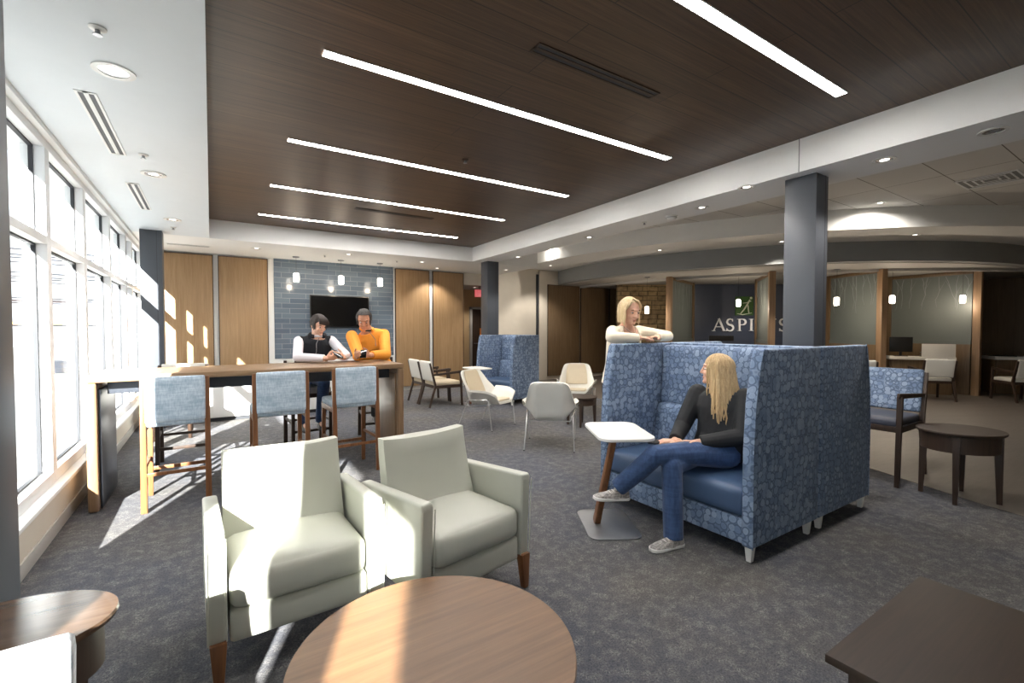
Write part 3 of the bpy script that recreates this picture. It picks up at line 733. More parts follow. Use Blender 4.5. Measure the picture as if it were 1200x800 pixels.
def shell_chair(label, loc, rz):
    t = thing('shell_lounge_chair', label, 'lounge chair', loc, rz, 'cream shell lounge chairs')
    def sheet(j0, j1, smax, off, th, name, mat, par, ns=24, r=.0):
        m = MB(); G = []
        for j in range(j0, j1+1):
            G.append([shell_pt(j, -smax+2*smax*i/ns, off) for i in range(ns+1)])
        H = [[shell_pt(j, -smax+2*smax*i/ns, off+th) for i in range(ns+1)] for j in range(j0, j1+1)]
        rs = [g + h[::-1] for g, h in zip(G, H)]
        m.rings(rs); o = m.build(name, mat, par, 60)
        b = o.modifiers.new('b', 'BEVEL'); b.width = abs(th)*.42; b.segments = 3; b.limit_method = 'ANGLE'; b.angle_limit = R(50)
        apply_mods(o); return o
    sheet(0, NV, 1., -.035, .035, 'shell', K['whitevinyl'], t)
    sheet(1, 14, .66, .0, .03, 'seat_pad', K['creamvinyl'], t, 14)
    sheet(18, NV-4, .70, .0, .022, 'back_pad', K['creamvinyl'], t, 14)
    for s in (-1, 1):
        MB().tube([(s*.30, -.27, 0), (s*.315, -.215, .43), (s*.315, -.18, .45), (s*.285, .16, .415), (s*.282, .185, .405), (s*.30, .36, 0)], .0085, 8).build('leg_frame', K['chrome'], t)
        m = MB(); m.lathe([(.0005, 0), (.012, 0), (.012, .012), (.0005, .012)], 12, (s*.30, -.27, 0)); m.lathe([(.0005, 0), (.012, 0), (.012, .012), (.0005, .012)], 12, (s*.30, .36, 0)); m.build('glide', K['black'], t)
    MB().tube([(-.272, .175, .40), (-.25, .18, .335), (.25, .18, .335), (.272, .175, .40)], .008, 8).build('cross_rail', K['chrome'], t)
    MB().tube([(-.29, -.2, .46), (-.25, -.2, .36), (.25, -.2, .36), (.29, -.2, .46)], .008, 8).build('cross_rail', K['chrome'], t)
    return t
def face(dx, dy): return math.atan2(dx, -dy)
C1 = shell_chair('cream shell lounge chair seen from its side, before the white and walnut chairs', (3.50, 6.0, 0), face(.40, -.92))
dup(C1, (3.60, 4.62, 0), face(.66, .75), 'cream shell lounge chair with its back to the camera')
dup(C1, (5.36, 6.15, 0), face(-.66, -.75), 'cream shell lounge chair facing the camera, beyond the one turned away')
dup(C1, (5.72, 5.25, 0), face(-.9, -.35), 'cream shell lounge chair mostly hidden behind the blue booth seat')

# ---- wood-framed guest chairs (front is local -y)
def guest(label, loc, rz, back, seat, fr='darkw', W=.26, sh=.43, ah=.66, bh=.86, group=None, dep=.30):
    t = thing('guest_chair', label, 'armchair', loc, rz, group)
    for s in (-1, 1):
        MB().bar((s*W, -dep-.02, 0), (s*W, -dep+.015, ah-.02), (.034, .038), (.034, .045), .004, (1, 0, 0)).build('front_leg', K[fr], t)
        m = MB(); m.bar((s*W, dep+.05, 0), (s*W, dep-.07, sh-.02), (.032, .036), (.034, .05), .004, (1, 0, 0)); m.bar((s*W, dep-.07, sh-.04), (s*W, dep+.04, bh-.03), (.034, .05), (.028, .03), .004, (1, 0, 0)); m.build('rear_leg', K[fr], t)
        MB().bar((s*W, -dep-.03, ah-.012), (s*W, dep-.0, ah-.055), (.05, .024), (.036, .024), .006, (1, 0, 0)).build('armrest', K[fr], t)
        MB().bar((s*W, -dep+.01, sh-.05), (s*W, dep-.06, sh-.05), (.026, .055), None, .003).build('side_rail', K[fr], t)
    MB().bar((-W, -dep+.01, sh-.05), (W, -dep+.01, sh-.05), (.026, .055), None, .003).build('front_rail', K[fr], t)
    MB().bar((-W, dep-.07, sh-.05), (W, dep-.07, sh-.05), (.026, .055), None, .003).build('rear_rail', K[fr], t)
    MB().rbox((0, -.03, sh+.005), (W-.015, dep-.03, .04), .03, (0, 0, .014)).build('seat', K[seat], t)
    zc = (sh+.05+bh)/2; hh = (bh-sh-.05)/2
    MB().rbox((0, dep-.01, zc), (W-.012, .028, hh), .02, (0, .008, 0), 9, (R(-11), 0, 0)).build('back', K[back], t)
    return t
gA = guest('white and walnut armchair in the pair before the wood panels, the nearer', (3.71, 8.2, 0), R(90), 'whitevinyl', 'creamvinyl', group='white and walnut armchairs')
dup(gA, (3.71, 8.79, 0), R(90), 'white and walnut armchair in the pair before the wood panels, the farther')
guest('tall dark walnut armchair with blue patterned back behind the booth seat', (5.64, 1.98, 0), R(-90), 'pod', 'slate', 'darkw', .38, .58, .86, 1.06, None, .33)
# ================================================================== booths and sign beyond the curved bulkhead
def oriented(p, q):
    p, q = V((*p, 0)), V((*q, 0)); d = q-p
    return (p+q)/2, d.length, math.atan2(d.y, d.x)
def partition(p, q, label, branches=True):
    c, L, a = oriented(p, q)
    t = tag(thing('booth_partition', label, 'partition', c, a, 'booth partitions'), kind='structure')
    h = L/2
    MB().bb((-h-.065, -.065, 0), (-h+.065, .065, 2.74), .006).build('post', K['post'], t)
    MB().bb((h-.09, -.06, 0), (h+.03, .06, 2.74), .006).build('post', K['oakdark'], t)
    MB().bb((-h+.09, -.045, 0), (h-.09, .045, 1.12), .004).build('lower_panel', K['oakdark'], t)
    MB().bb((-h+.09, -.045, 2.67), (h-.09, .045, 2.74), .004).build('header_panel', K['oakdark'], t)
    m = MB(); m.bb((-h+.09, -.018, 1.2), (h-.09, .018, 2.67)); m.m(0).bb((-h+.09, -.04, 1.12), (h-.09, .04, 1.2))
    m.m(1)
    if branches:
        rn = random.Random(int(abs(p[0])*100))
        for i in range(9):
            x = -h+.2+(L-.4)*i/8+rn.uniform(-.05, .05); z = 2.65; pts = [(x, z)]
            for k in range(5): x += rn.uniform(-.05, .05); z -= rn.uniform(.08, .2); pts.append((x, z))
            for y in (-.0195, .0195):
                m.tube([(a_, y, b_) for a_, b_ in pts], [.006, .0055, .005, .004, .003, .0015], 5)
                bx, bz = pts[2]; m.tube([(bx, y, bz), (bx+rn.choice((-1, 1))*.1, y, bz+.22)], [.003, .0015], 5)
    m.build('frosted_panel', [K['glassfrost'], K['branch']], t)
    return t
partition((9.47, 7.43), (11.30, 8.09), 'oak-posted frosted partition left of the wall lettering')
partition((10.47, 5.47), (11.89, 6.58), 'oak-posted frosted partition standing before the wall lettering')
partition((12.04, 3.97), (12.65, 5.25), 'frosted booth partition with etched branches, just right of the big column')
partition((14.02, 2.9), (14.10, 4.53), 'frosted booth partition with etched branches, rightmost')

# navy sign wall
SX, SY, SA = 12.98, 7.42, R(-33.1)
t = MB(); t.bb((-2.0, 0, 0), (1.62, .12, 2.74)); o = struct(t.build('wall_sign_backing', plain('navy_wall_paint', srgb(58, 66, 84), .45, var=.03)))
o.location = (SX, SY, 0); o.rotation_euler = (0, 0, SA)
sign = thing('wall_lettering', 'pale metal letters spelling ASPIRUS on the navy wall', 'sign', (SX, SY, 1.40), SA)
def stroke(m, pts, wd, y0=-.03, y1=-.002):
    """a ribbon in the xz plane with a width at every point"""
    P = [V((x, 0, z)) for x, z in pts]; rs = []
    for i, p in enumerate(P):
        d = (P[min(i+1, len(P)-1)]-P[max(i-1, 0)]).normalized(); n = V((-d.z, 0, d.x))
        w = wd[i] if isinstance(wd, (list, tuple)) else wd
        a, b = p+n*w/2, p-n*w/2
        rs.append([V((a.x, y0, a.z)), V((b.x, y0, b.z)), V((b.x, y1, b.z)), V((a.x, y1, a.z))])
    m.rings(rs)
def serif(m, x, z, w, h=.022): m.bb((x-w/2, -.03, z), (x+w/2, -.002, z+h))
def arcp(cx, cz, rx, rz, a0, a1, n=14): return [(cx+rx*math.cos(R(a0+(a1-a0)*i/n)), cz+rz*math.sin(R(a0+(a1-a0)*i/n))) for i in range(n+1)]
H = .35
def letter(ch, x):
    m = MB(); b, th = .056, .026
    if ch == 'A':
        stroke(m, [(x-.15, 0), (x, H)], th); stroke(m, [(x-.005, H+.01), (x+.15, 0)], b); m.bb((x-.09, -.03, .11), (x+.1, -.002, .132)); serif(m, x-.15, 0, .1, .018); serif(m, x+.15, 0, .12, .018)
    if ch == 'I': stroke(m, [(x, 0), (x, H)], b); serif(m, x, 0, .12, .018); serif(m, x, H-.018, .12, .018)
    if ch in 'PR':
        stroke(m, [(x-.08, 0), (x-.08, H)], b); serif(m, x-.08, 0, .12, .018); serif(m, x-.1, H-.018, .09, .018)
        bowl = [(x-.08, H-.01)] + arcp(x+.01, H-.09, .085, .08, 90, -90, 12) + [(x-.08, H-.17)]
        stroke(m, bowl, [th]+[th+(b-th)*math.sin(PI*i/12) for i in range(13)]+[th])
        if ch == 'R': stroke(m, [(x-.01, H-.165), (x+.15, .0)], [b*.9, b]); serif(m, x+.15, 0, .09, .018)
    if ch == 'U':
        stroke(m, [(x-.1, H), (x-.1, .12)] + arcp(x, .12, .1, .11, 180, 360, 12) + [(x+.1, .12), (x+.1, H)], [b, b]+[b-(b-th)*i/12 for i in range(13)]+[th, th]); serif(m, x-.1, H-.018, .12, .018); serif(m, x+.1, H-.018, .1, .018)
    if ch == 'S':
        up = arcp(x, H-.088, .085, .083, 30, 270, 14); dn = arcp(x, .09, .092, .086, 90, -150, 14)
        pts = up[:-1] + dn; n = len(pts); stroke(m, pts, [th+(b-th)*math.sin(PI*i/(n-1))**1.2 for i in range(n)])
        m.bb((x+.06, -.03, H-.075), (x+.08, -.002, H-.0)); m.bb((x-.1, -.03, .0), (x-.08, -.002, .08))
    return m.build('letter', K['lettering'], sign)
K['lettering'] = plain('satin_letter_metal', srgb(236, 237, 238), .4)
for ch, x in zip('ASPIRUS', (-.87, -.55, -.20, .06, .36, .62, .97)): letter(ch, x)
em = thing('emblem', 'green square emblem with a pale reaching figure above the letters', 'emblem', (SX, SY, 1.40), SA)
MB().bb((-.41, -.03, .45), (.11, -.002, .99), .006).build('green_square', plain('emblem_green', srgb(58, 96, 44), .5, var=.25, sc=5), em)
m = MB()
stroke(m, [(-.26, .50), (-.16, .62), (-.06, .78), (.0, .90)], [.02, .035, .04, .03], -.042, -.03)
stroke(m, [(-.02, .50), (-.04, .62), (-.05, .74)], [.02, .03, .03], -.042, -.03)
stroke(m, [(-.2, .80), (-.1, .81), (.04, .86)], [.012, .022, .02], -.042, -.03)
stroke(m, [(-.36, .5), (-.2, .47), (.06, .52)], [.01, .024, .01], -.042, -.03)
m.lathe([(.0005, 0), (.034, 0), (.034, .012), (.0005, .012)], 18, mtx=Matrix.Translation((.035, -.03, .945)) @ Matrix.Rotation(R(90), 4, 'X'))
m.build('figure', plain('emblem_pale', srgb(224, 230, 206), .5), em)

# stone wall and dark back walls
o = MB().bb((-.75, 0, 0), (.72, .2, 2.74)).build('wall_stone', K['stone']); struct(o); o.location = (10.52, 9.16, 0); o.rotation_euler = (0, 0, SA)
c, L, a = oriented((14.3, 6.45), (16.9, 4.6))
o = MB().bb((-L/2, 0, 0), (L/2, .1, 2.74)).build('wall_booths', K['oakdark']); struct(o); o.location = c; o.rotation_euler = (0, 0, a)
slab('wall_right.001', (16.8, -1.5, 0), (16.9, 4.6, 2.74), K['oakdark'])

# reception counter and booth desks
def desk(label, p, q, h, depth, screen=None):
    c, L, a = oriented(p, q); t = thing('service_desk', label, 'desk', c, a, 'white topped service desks')
    MB().bb((-L/2, 0, h-.07), (L/2, depth, h), .006).build('desk_top', K['tabletop'], t)
    MB().bb((-L/2+.06, .06, 0), (L/2-.06, .1, h-.07), .004).build('front_panel', K['oakdark'], t)
    for s in (-1, 1): MB().bb((s*(L/2-.05)-.02, .1, 0), (s*(L/2-.05)+.02, depth-.04, h-.07), .003).build('side_panel', K['oakdark'], t)
    if screen: MB().bb((screen[0], .02, h), (screen[1], .045, h+screen[2]), .004).build('privacy_screen', K['tabletop'], t)
    return t
desk('white-topped reception counter before the navy lettering wall', (10.38, 7.22), (11.2, 6.42), 1.05, .45)
desk('white-topped desk with a white screen under the rightmost etched partition', (12.98, 4.12), (13.58, 3.12), .84, .42, (.0, .575, .29))
desk('white-topped desk at the far right behind the rightmost partition', (14.75, 2.75), (15.7, 1.45), .84, .55, (-.1, .8, .29))
desk('white-topped desk in the booth just right of the big column', (11.15, 5.0), (11.62, 4.2), .84, .45)
def monitor(label, x, y, z, rz, w=.5, h=.32):
    t = thing('computer_monitor', label, 'monitor', (x, y, z), rz)
    MB().bb((-w/2, -.02, .1), (w/2, .02, .1+h), .006).build('display', K['black'], t)
    MB().bb((-.025, .0, .01), (.025, .03, .2)).build('stand', K['black'], t)
    MB().bb((-.12, -.08, 0), (.12, .08, .012), .003).build('base', K['black'], t)
    return t
monitor('black monitor on the reception counter under the first letters', 10.98, 7.0, 1.05, R(-40), .6, .14)
monitor('black monitor on the desk beside the rightmost etched partition', 13.26, 4.0, .84, R(-62), .42, .34)
downlight(12.35, 6.6, 2.75, 'added downlight in the booth ceiling brightening the wall lettering', 45)  # unseen fitting, added to throw more light on the letters
t = thing('keyboard', 'black keyboard on the far right desk', 'keyboard', (15.1, 2.7, .84), R(-52))
MB().bb((-.22, -.07, 0), (.22, .07, .02), .004).build('keyboard_body', K['black'], t)
m = MB()
for i in range(12):
    for j in range(4): m.bb((-.2+i*.033, -.055+j*.028, .02), (-.172+i*.033, -.033+j*.028, .026))
m.build('keys', K['gasket'], t)
t = thing('desk_phone', 'dark desk telephone on the desk under the etched partition', 'telephone', (13.5, 3.62, .84), R(-60))
MB().prism([(-.1, 0), (.1, 0), (.1, .02), (-.1, .07)], -.09, .09, .004, Matrix(((0, 0, 1, 0), (1, 0, 0, 0), (0, 1, 0, 0), (0, 0, 0, 1)))).build('phone_base', K['black'], t)
MB().rbox((-.06, .0, .085), (.022, .1, .016), .012).build('handset', K['black'], t)
g1 = guest('white-backed wood armchair drawn up to the etched partition desk', (12.55, 3.27, 0), face(.78, .63), 'whitevinyl', 'whitevinyl', group='white armchairs at the service desks')
dup(g1, (13.68, 2.2, 0), face(.72, .69), 'white-backed wood armchair at the far right desk, cut by the frame')
dup(g1, (10.85, 4.0, 0), face(.8, .6), 'white-backed wood armchair showing past the top of the blue booth seat')
for x, y, z, s in ((9.09, 7.80, 1.93, 'before the stone wall'), (10.71, 6.39, 2.09, 'overlapping the green emblem'), (11.35, 4.55, 2.06, 'just right of the big column'), (12.38, 3.90, 2.10, 'beside the second etched partition post'), (13.72, 3.08, 2.11, 'beside the rightmost etched partition post')):
    pendant('pendant_lamp', 'small glowing white glass pendant over the service desks, ' + s, x, y, 2.75, z+.085, z-.085, .05, group='pendants over the desks')
    l = bpy.data.lights.new('pendant_bulb', 'POINT'); l.energy = 14 if x < 13 else 3; l.color = (1, .82, .62); l.shadow_soft_size = .06
    p = bpy.data.objects.new('pendant_bulb', l); COL.objects.link(p); p.location = (x, y, z-.14)
# ================================================================== people
K['skin'] = plain('light_skin', srgb(226, 178, 152), .5, var=.03, sc=9)
K['skin2'] = plain('warm_skin', srgb(206, 152, 122), .5, var=.04, sc=9)
K['lip'] = plain('lip_colour', srgb(204, 142, 126), .5)
K['eyew'] = plain('eye_white', srgb(196, 186, 178), .4)
K['iris'] = plain('dark_iris', srgb(52, 42, 36), .2)
K['brow'] = plain('brow_hair', srgb(96, 72, 50), .8)
K['blond'] = wood('blond_hair', srgb(222, 194, 148), srgb(158, 126, 86), 'Z', .5, 3.2, .3)
K['paleblond'] = wood('pale_blond_hair', srgb(232, 212, 172), srgb(184, 156, 112), 'Z', .5, 3.2, .3)
K['darkhair'] = wood('dark_brown_hair', srgb(66, 54, 48), srgb(34, 28, 26), 'Z', .5, 3, .3)
K['greyhair'] = wood('greying_dark_hair', srgb(84, 78, 76), srgb(38, 35, 34), 'Z', .5, 3, .3)
K['jacket'] = plain('black_jacket_fabric', srgb(30, 31, 34), .75, var=.15, sc=20)
K['vest'] = plain('black_fleece_vest', srgb(28, 30, 36), .9, var=.15, sc=25)
K['shirtw'] = plain('pale_lilac_sleeve_fabric', srgb(226, 222, 228), .8, var=.03)
K['orange'] = plain('orange_pullover_fabric', srgb(240, 158, 52), .8, var=.05, sc=10)
K['cardigan'] = plain('cream_cardigan_knit', srgb(238, 226, 204), .85, var=.03, sc=18)
K['blacktop'] = plain('black_top', srgb(24, 22, 22), .8)
K['denim'] = weave('blue_denim', srgb(62, 88, 130), srgb(46, 68, 106), 45)
K['trouser'] = plain('dark_trouser', srgb(44, 42, 44), .8)
K['knit'] = weave('grey_knit_shoe', srgb(196, 190, 184), srgb(120, 116, 114), 90)
K['sole'] = plain('white_rubber_sole', srgb(232, 230, 226), .6)
K['leather'] = plain('dark_shoe_leather', srgb(30, 28, 28), .45)

def hframe(c, fwd, up=(0, 0, 1), roll=0):
    f = V(fwd).normalized(); u = V(up); u = (u-f*u.dot(f)).normalized(); x = f.cross(u)
    M = Matrix(((x.x, f.x, u.x, c[0]), (x.y, f.y, u.y, c[1]), (x.z, f.z, u.z, c[2]), (0, 0, 0, 1)))
    return M @ Matrix.Rotation(R(roll), 4, 'Y')
def head(m, M, neck, nr=.053, male=False, s=1.0):
    S = M @ Matrix.Scale(s, 4)
    E_ = lambda c, r: m.ell(c, r, None, 18, S)
    E_((0, -.012, .028), (.073, .092, .088)); E_((0, .02, -.025), (.061, .066, .085)); E_((0, .028, -.068), (.050 + .004*male, .052, .044))
    E_((0, .070, -.094), (.021, .018, .017)); E_((.036, .054, -.032), (.023, .026, .026)); E_((-.036, .054, -.032), (.023, .026, .026))
    E_((0, .070, .030), (.046, .018, .012)); E_((.075, -.008, -.012), (.009, .018, .031)); E_((-.075, -.008, -.012), (.009, .018, .031))
    E_((0, .079, -.060), (.022, .010, .0055)); E_((0, .077, -.069), (.018, .010, .006))
    p = lambda x, y, z: S @ V((x, y, z))
    m.cap(p(0, .081, .016), p(0, .0985, -.026), .0085*s, .0115*s); m.ell((.010, .088, -.030), (.008, .009, .007), None, 10, S); m.ell((-.010, .088, -.030), (.008, .009, .007), None, 10, S)
    m.cap(p(0, -.022, -.05), neck, nr*s, nr*1.12)
def hand(m, wrist, d, n, l, curl=30, thumb=(.75, .6, .35), s=1.):
    """palm, four jointed fingers of unequal length and a thumb leaving the side of the palm"""
    w = V(wrist); d = V(d).normalized(); n = V(n); n = (n-d*n.dot(d)).normalized(); l0 = d.cross(n).normalized(); l = l0 if l0.dot(V(l)) > 0 else -l0
    offs = (.027, .0095, -.009, -.026); lens = (.070, .079, .073, .058)
    m.cap(w-d*.03, w+d*.02, .025*s, .02*s)
    for i, o in enumerate(offs):
        k = w + d*(.083-.004*abs(i-1))*s + l*o*s
        m.cap(w+d*.012*s+l*o*.55*s, k, .0135*s, .0115*s)
        a = 0; q = k
        for f, r0, r1, cu in ((.46, .0098, .009, curl*.8), (.31, .009, .0082, curl), (.23, .0082, .0068, curl*.7)):
            a += R(cu); dd = d*math.cos(a)+n*math.sin(a); e = q+dd*lens[i]*f*s
            m.cap(q, e, r0*s, r1*s, n=10); q = e
    b = w+d*.024*s+l*.026*s; t = (l*thumb[0]+d*thumb[1]+n*thumb[2]).normalized(); e = b+t*.045*s
    m.cap(b, e, .014*s, .0105*s); t2 = (t*.5+d*.8+n*.25).normalized(); m.cap(e, e+t2*.034*s, .0105*s, .0082*s)
def torso(m, secs, n=20):
    """secs: (centre, half width, half depth, lateral axis)"""
    cs = [V(c) for c, *_ in secs]; rs = []
    for i, (c, a, b, ux) in enumerate(secs):
        sp = (cs[min(i+1, len(cs)-1)]-cs[max(i-1, 0)]).normalized(); ux = V(ux); ux = (ux-sp*ux.dot(sp)).normalized(); uy = sp.cross(ux)
        ring = []
        for k in range(n):
            t = 2*PI*k/n; cx, sy = math.cos(t), math.sin(t)
            ring.append(cs[i]+ux*a*math.copysign(abs(cx)**.85, cx)+uy*b*math.copysign(abs(sy)**.85, sy))
        rs.append(ring)
    m.rings(rs)
def hair_strands(m, M, phis, L, n_out=.0, r=.0125, rx=.084, ry=.104, crown=(0, -.005, .118), jit=.004, seed=1, wave=0, flare=0.):
    rn = random.Random(seed); u = (M.to_3x3().inverted() @ V((0, 0, -1))).normalized()
    for i, ph in enumerate(phis):
        a = R(ph); sx, cy = math.sin(a), math.cos(a); ll = L(ph) if callable(L) else L
        pts = []; rr = []
        for k in range(7):
            th = R(14+86*k/6)
            pts.append(V((crown[0]+sx*rx*math.sin(th)+rn.uniform(-jit, jit), crown[1]+cy*ry*math.sin(th)-.006+rn.uniform(-jit, jit), .024+.093*math.cos(th)))); rr.append(r*(.7+.3*k/6))
        p = pts[-1].copy(); nst = max(3, int(ll/.04))
        for k in range(1, nst+1):
            f = k/nst
            q = p + u*ll*f + V((sx, cy, 0))*(n_out*math.sin(f*PI*.5)+flare*f) + V((rn.uniform(-1, 1), rn.uniform(-1, 1), 0))*jit*1.5*f
            pts.append(q); rr.append(r*(1-.65*f**2))
        m.tube([M @ x for x in pts], rr, 7)
def face_parts(o, M, B, s=1., brow='brow', smile=True):
    S = Matrix.Translation(-V(B)) @ M @ Matrix.Scale(s, 4)
    for x in (-.031, .031):
        e = MB().ell((x, .0695, .003), (.0115, .0118, .0066), None, 14, S).build('eye', K['eyew'], o)
        MB().ell((x, .0795, .0025), (.0066, .004, .0058), None, 10, S).build('iris', K['iris'], e)
        MB().tube([S @ V((x+q*.02, .0835-.35*q*q*.02-abs(x+q*.02)*.10, .026+.004*(1-q*q))) for q in (-1, -.5, 0, .5, 1)], [.002, .0035, .004, .0035, .002], 6).build('eyebrow', K[brow], o)
def body_obj(name, label, m, B, M, s, skin='skin', vox=.0042, it=4):
    """finish the continuous body: fuse, move its origin to B, colour the lips"""
    bmesh.ops.translate(m.bm, vec=-V(B), verts=m.bm.verts)
    o = m.build(name, [K[skin], K['lip']]); fuse(o, vox, it)
    if len(o.data.materials) < 2: o.data.materials.append(K['lip'])
    inv = (Matrix.Translation(-V(B)) @ M @ Matrix.Scale(s, 4)).inverted()
    for p in o.data.polygons:
        c = inv @ p.center
        p.material_index = 1 if abs(c.x) < .020 and c.y > .079 and -.074 < c.z < -.056 else 0
    o.location = B; tag(o, label, 'person')
    return o
def garment(o, B, m, name, mat, vox=.006, it=5, label=None, parent=None):
    bmesh.ops.translate(m.bm, vec=-V(B), verts=m.bm.verts)
    g = m.build(name, mat, parent or o); fuse(g, vox, it); g.parent = parent or o
    if label: g['label'] = label
    return g
def child(o, B, m, name, mat, parent=None, label=None):
    bmesh.ops.translate(m.bm, vec=-V(B), verts=m.bm.verts)
    c = m.build(name, mat, parent or o)
    if label: c['label'] = label
    return c
def shoe(o, B, ankle, toe_dir, zs, upper, sole, up=(0, 0, 1), L=.255, w=.046):
    """a shoe under the ankle pointing along toe_dir with its sole at zs (in the shoe's own frame when tilted)"""
    M = hframe(zs, toe_dir, up)
    rs = []
    for y, a, h in ((-.072, .018, .05), (-.066, .030, .066), (-.04, .035, .078), (-.005, .036, .082), (.035, .038, .074), (.08, .043, .058), (.125, .045, .046), (.160, .038, .038), (.178, .022, .03), (.183, .010, .024)):
        ring = []
        for k in range(16):
            t = 2*PI*k/16; c, s_ = math.cos(t), math.sin(t)
            ring.append(M @ V((a*math.copysign(abs(c)**.8, c), y, .016+(h-.016)*(max(0, s_))**.75 if s_ > 0 else .016)))
        rs.append(ring)
    s = child(o, B, MB().rings(rs), 'shoe', K[upper])
    out = [(.018, -.080), (.034, -.062), (.037, -.02), (.037, .03), (.045, .09), (.047, .13), (.038, .170), (.018, .188)]
    poly = out + [(-x, y) for x, y in out[::-1]]
    child(o, B, MB().prism(poly, 0, .024, .007, M, 3), 'sole', K[sole], s)
    m = MB()
    if upper == 'knit':
        for k in range(4):
            y = .03+.022*k; h = .078-.010*k
            m.tube([M @ V((-.022, y, h-.004)), M @ V((0, y+.004, h+.003)), M @ V((.022, y, h-.004))], .0032, 6)
        child(o, B, m, 'laces', K['sole'], s)
    return s

# ---------------------------------------------------------------- the seated woman
def seated_woman():
    B = (3.10, 2.02, 0)
    pel, wai, che, nb = V((3.11, 2.01, .56)), V((3.17, 2.0, .74)), V((3.175, 2.005, .90)), V((3.165, 2.02, 1.035))
    lat = V((.16, -.98, 0)); lat2 = V((.28, -.96, 0))
    hL, hR = V((3.09, 1.915, .565)), V((3.09, 2.10, .565))
    kL, aL = V((2.54, 2.10, .602)), V((2.405, 2.275, .375))
    kR, aR = V((2.63, 2.03, .53)), V((2.595, 1.985, .10))
    sL, eL, wL = V((3.195, 1.845, .975)), V((3.10, 1.80, .715)), V((2.86, 2.00, .665))
    sR, eR, wR = V((3.13, 2.185, .975)), V((3.02, 2.235, .73)), V((2.80, 2.14, .655))
    M = hframe((3.145, 2.045, 1.165), (-.50, .86, .04)); s = 1.0
    m = MB(); head(m, M, nb-V((0, 0, .02)))
    torso(m, [(pel-V((0, 0, .07)), .10, .08, lat), (pel, .155, .105, lat), (wai, .125, .085, lat), (che, .15, .1, lat2), (V((3.16, 2.015, .985)), .135, .07, lat2), (nb, .06, .055, lat2)])
    for a, b, c in ((hL, kL, aL), (hR, kR, aR)): m.chain([a, b, c], [.078, .055, .036])
    for a, b, c in ((sL, eL, wL), (sR, eR, wR)): m.chain([a, b, c], [.045, .036, .025])
    hand(m, wL, V((-.62, .74, .05)), (-.2, -.2, -1), (-.7, -.6, 0), 14)
    hand(m, wR, V((-.6, .42, .0)), (.1, .1, -1), (0, -1, 0), 24)
    for a, f in ((aL, V((-.93, .36, .06))), (aR, V((-.97, .2, 0)))): m.cap(a, a+V((0, 0, -.06))+f*.01, .034, .03); m.cap(a+V((0, 0, -.066)), a+f*.13+V((0, 0, -.075)), .026, .016)
    o = body_obj('person', 'seated woman with long blond hair in black jacket and jeans, legs crossed', m, B, M, s)
    face_parts(o, M, B)
    m = MB(); torso(m, [(pel-V((-.01, 0, .02)), .19, .135, lat), (wai-V((0, 0, .07)), .185, .13, lat), (wai+V((0, 0, .04)), .178, .122, lat), (che, .19, .125, lat2), (V((3.165, 2.012, .985)), .165, .095, lat2), (V((3.165, 2.018, 1.03)), .08, .07, lat2)])
    m.chain([sL, eL, wL+(eL-wL)*.08], [.072, .064, .048], f1=True); m.chain([sR, eR, wR+(eR-wR)*.08], [.072, .064, .048], f1=True)
    j = garment(o, B, m, 'jacket', K['jacket'])
    m = MB(); q = [V((3.165+.072*math.cos(R(a)), 2.02+.072*math.sin(R(a)), 1.045)) for a in range(0, 361, 20)]; m.tube(q, .016, 8); child(o, B, m, 'collar', K['jacket'], j)
    m = MB(); torso(m, [(pel-V((0, 0, .085)), .12, .10, lat), (pel-V((0, 0, .04)), .17, .125, lat), (pel+V((.01, 0, .06)), .165, .12, lat)])
    m.chain([hL, hL*.5+kL*.5+V((0, 0, .012)), kL, kL*.5+aL*.5+V((.01, 0, 0)), aL+(aL-kL).normalized()*.04], [.098, .086, .071, .070, .062], f1=True)
    m.chain([hR, kR, kR*.5+aR*.5, aR+V((0, 0, -.045))], [.094, .07, .068, .066], f1=True)
    garment(o, B, m, 'jeans', K['denim'])
    shoe(o, B, aL, (-.93, .36, .08), V((2.385, 2.285, .268)), 'knit', 'sole', (-.05, 0, 1))
    shoe(o, B, aR, (-.97, .22, 0), V((2.585, 1.975, .001)), 'knit', 'sole')
    m = MB(); m.ell((0, -.018, .034), (.081, .098, .090), None, 20, M)
    rn = random.Random(3)
    phis = [78+204*i/63 for i in range(64)]
    hair_strands(m, M, phis, lambda p: (.40 if 110 < p < 250 else .33)+rn.uniform(-.07, .05), .012, .0125, seed=5, flare=.012)
    hair_strands(m, M, [92+176*i/37 for i in range(38)], lambda p: .38+rn.uniform(-.1, .06), .03, .0115, .092, .112, seed=9, flare=.03)
    hair_strands(m, M, [50, 58, 66, 72, 288, 295, 303, 310], lambda p: .22+rn.uniform(-.05, .05), .0, .009, .083, .100, seed=4)
    h = child(o, B, m, 'hair', K['blond'])
    return o
seated_woman()
t = thing('wallet', 'dark wallet in the seated woman\'s hands above her knee', 'wallet', (2.70, 2.23, .645), R(20))
MB().box((0, 0, 0), (.11, .075, .016), .005).build('cover', K['blacktop'], t); MB().box((-.003, 0, .0), (.108, .069, .010), .002).build('pages', K['dark_metal'], t)

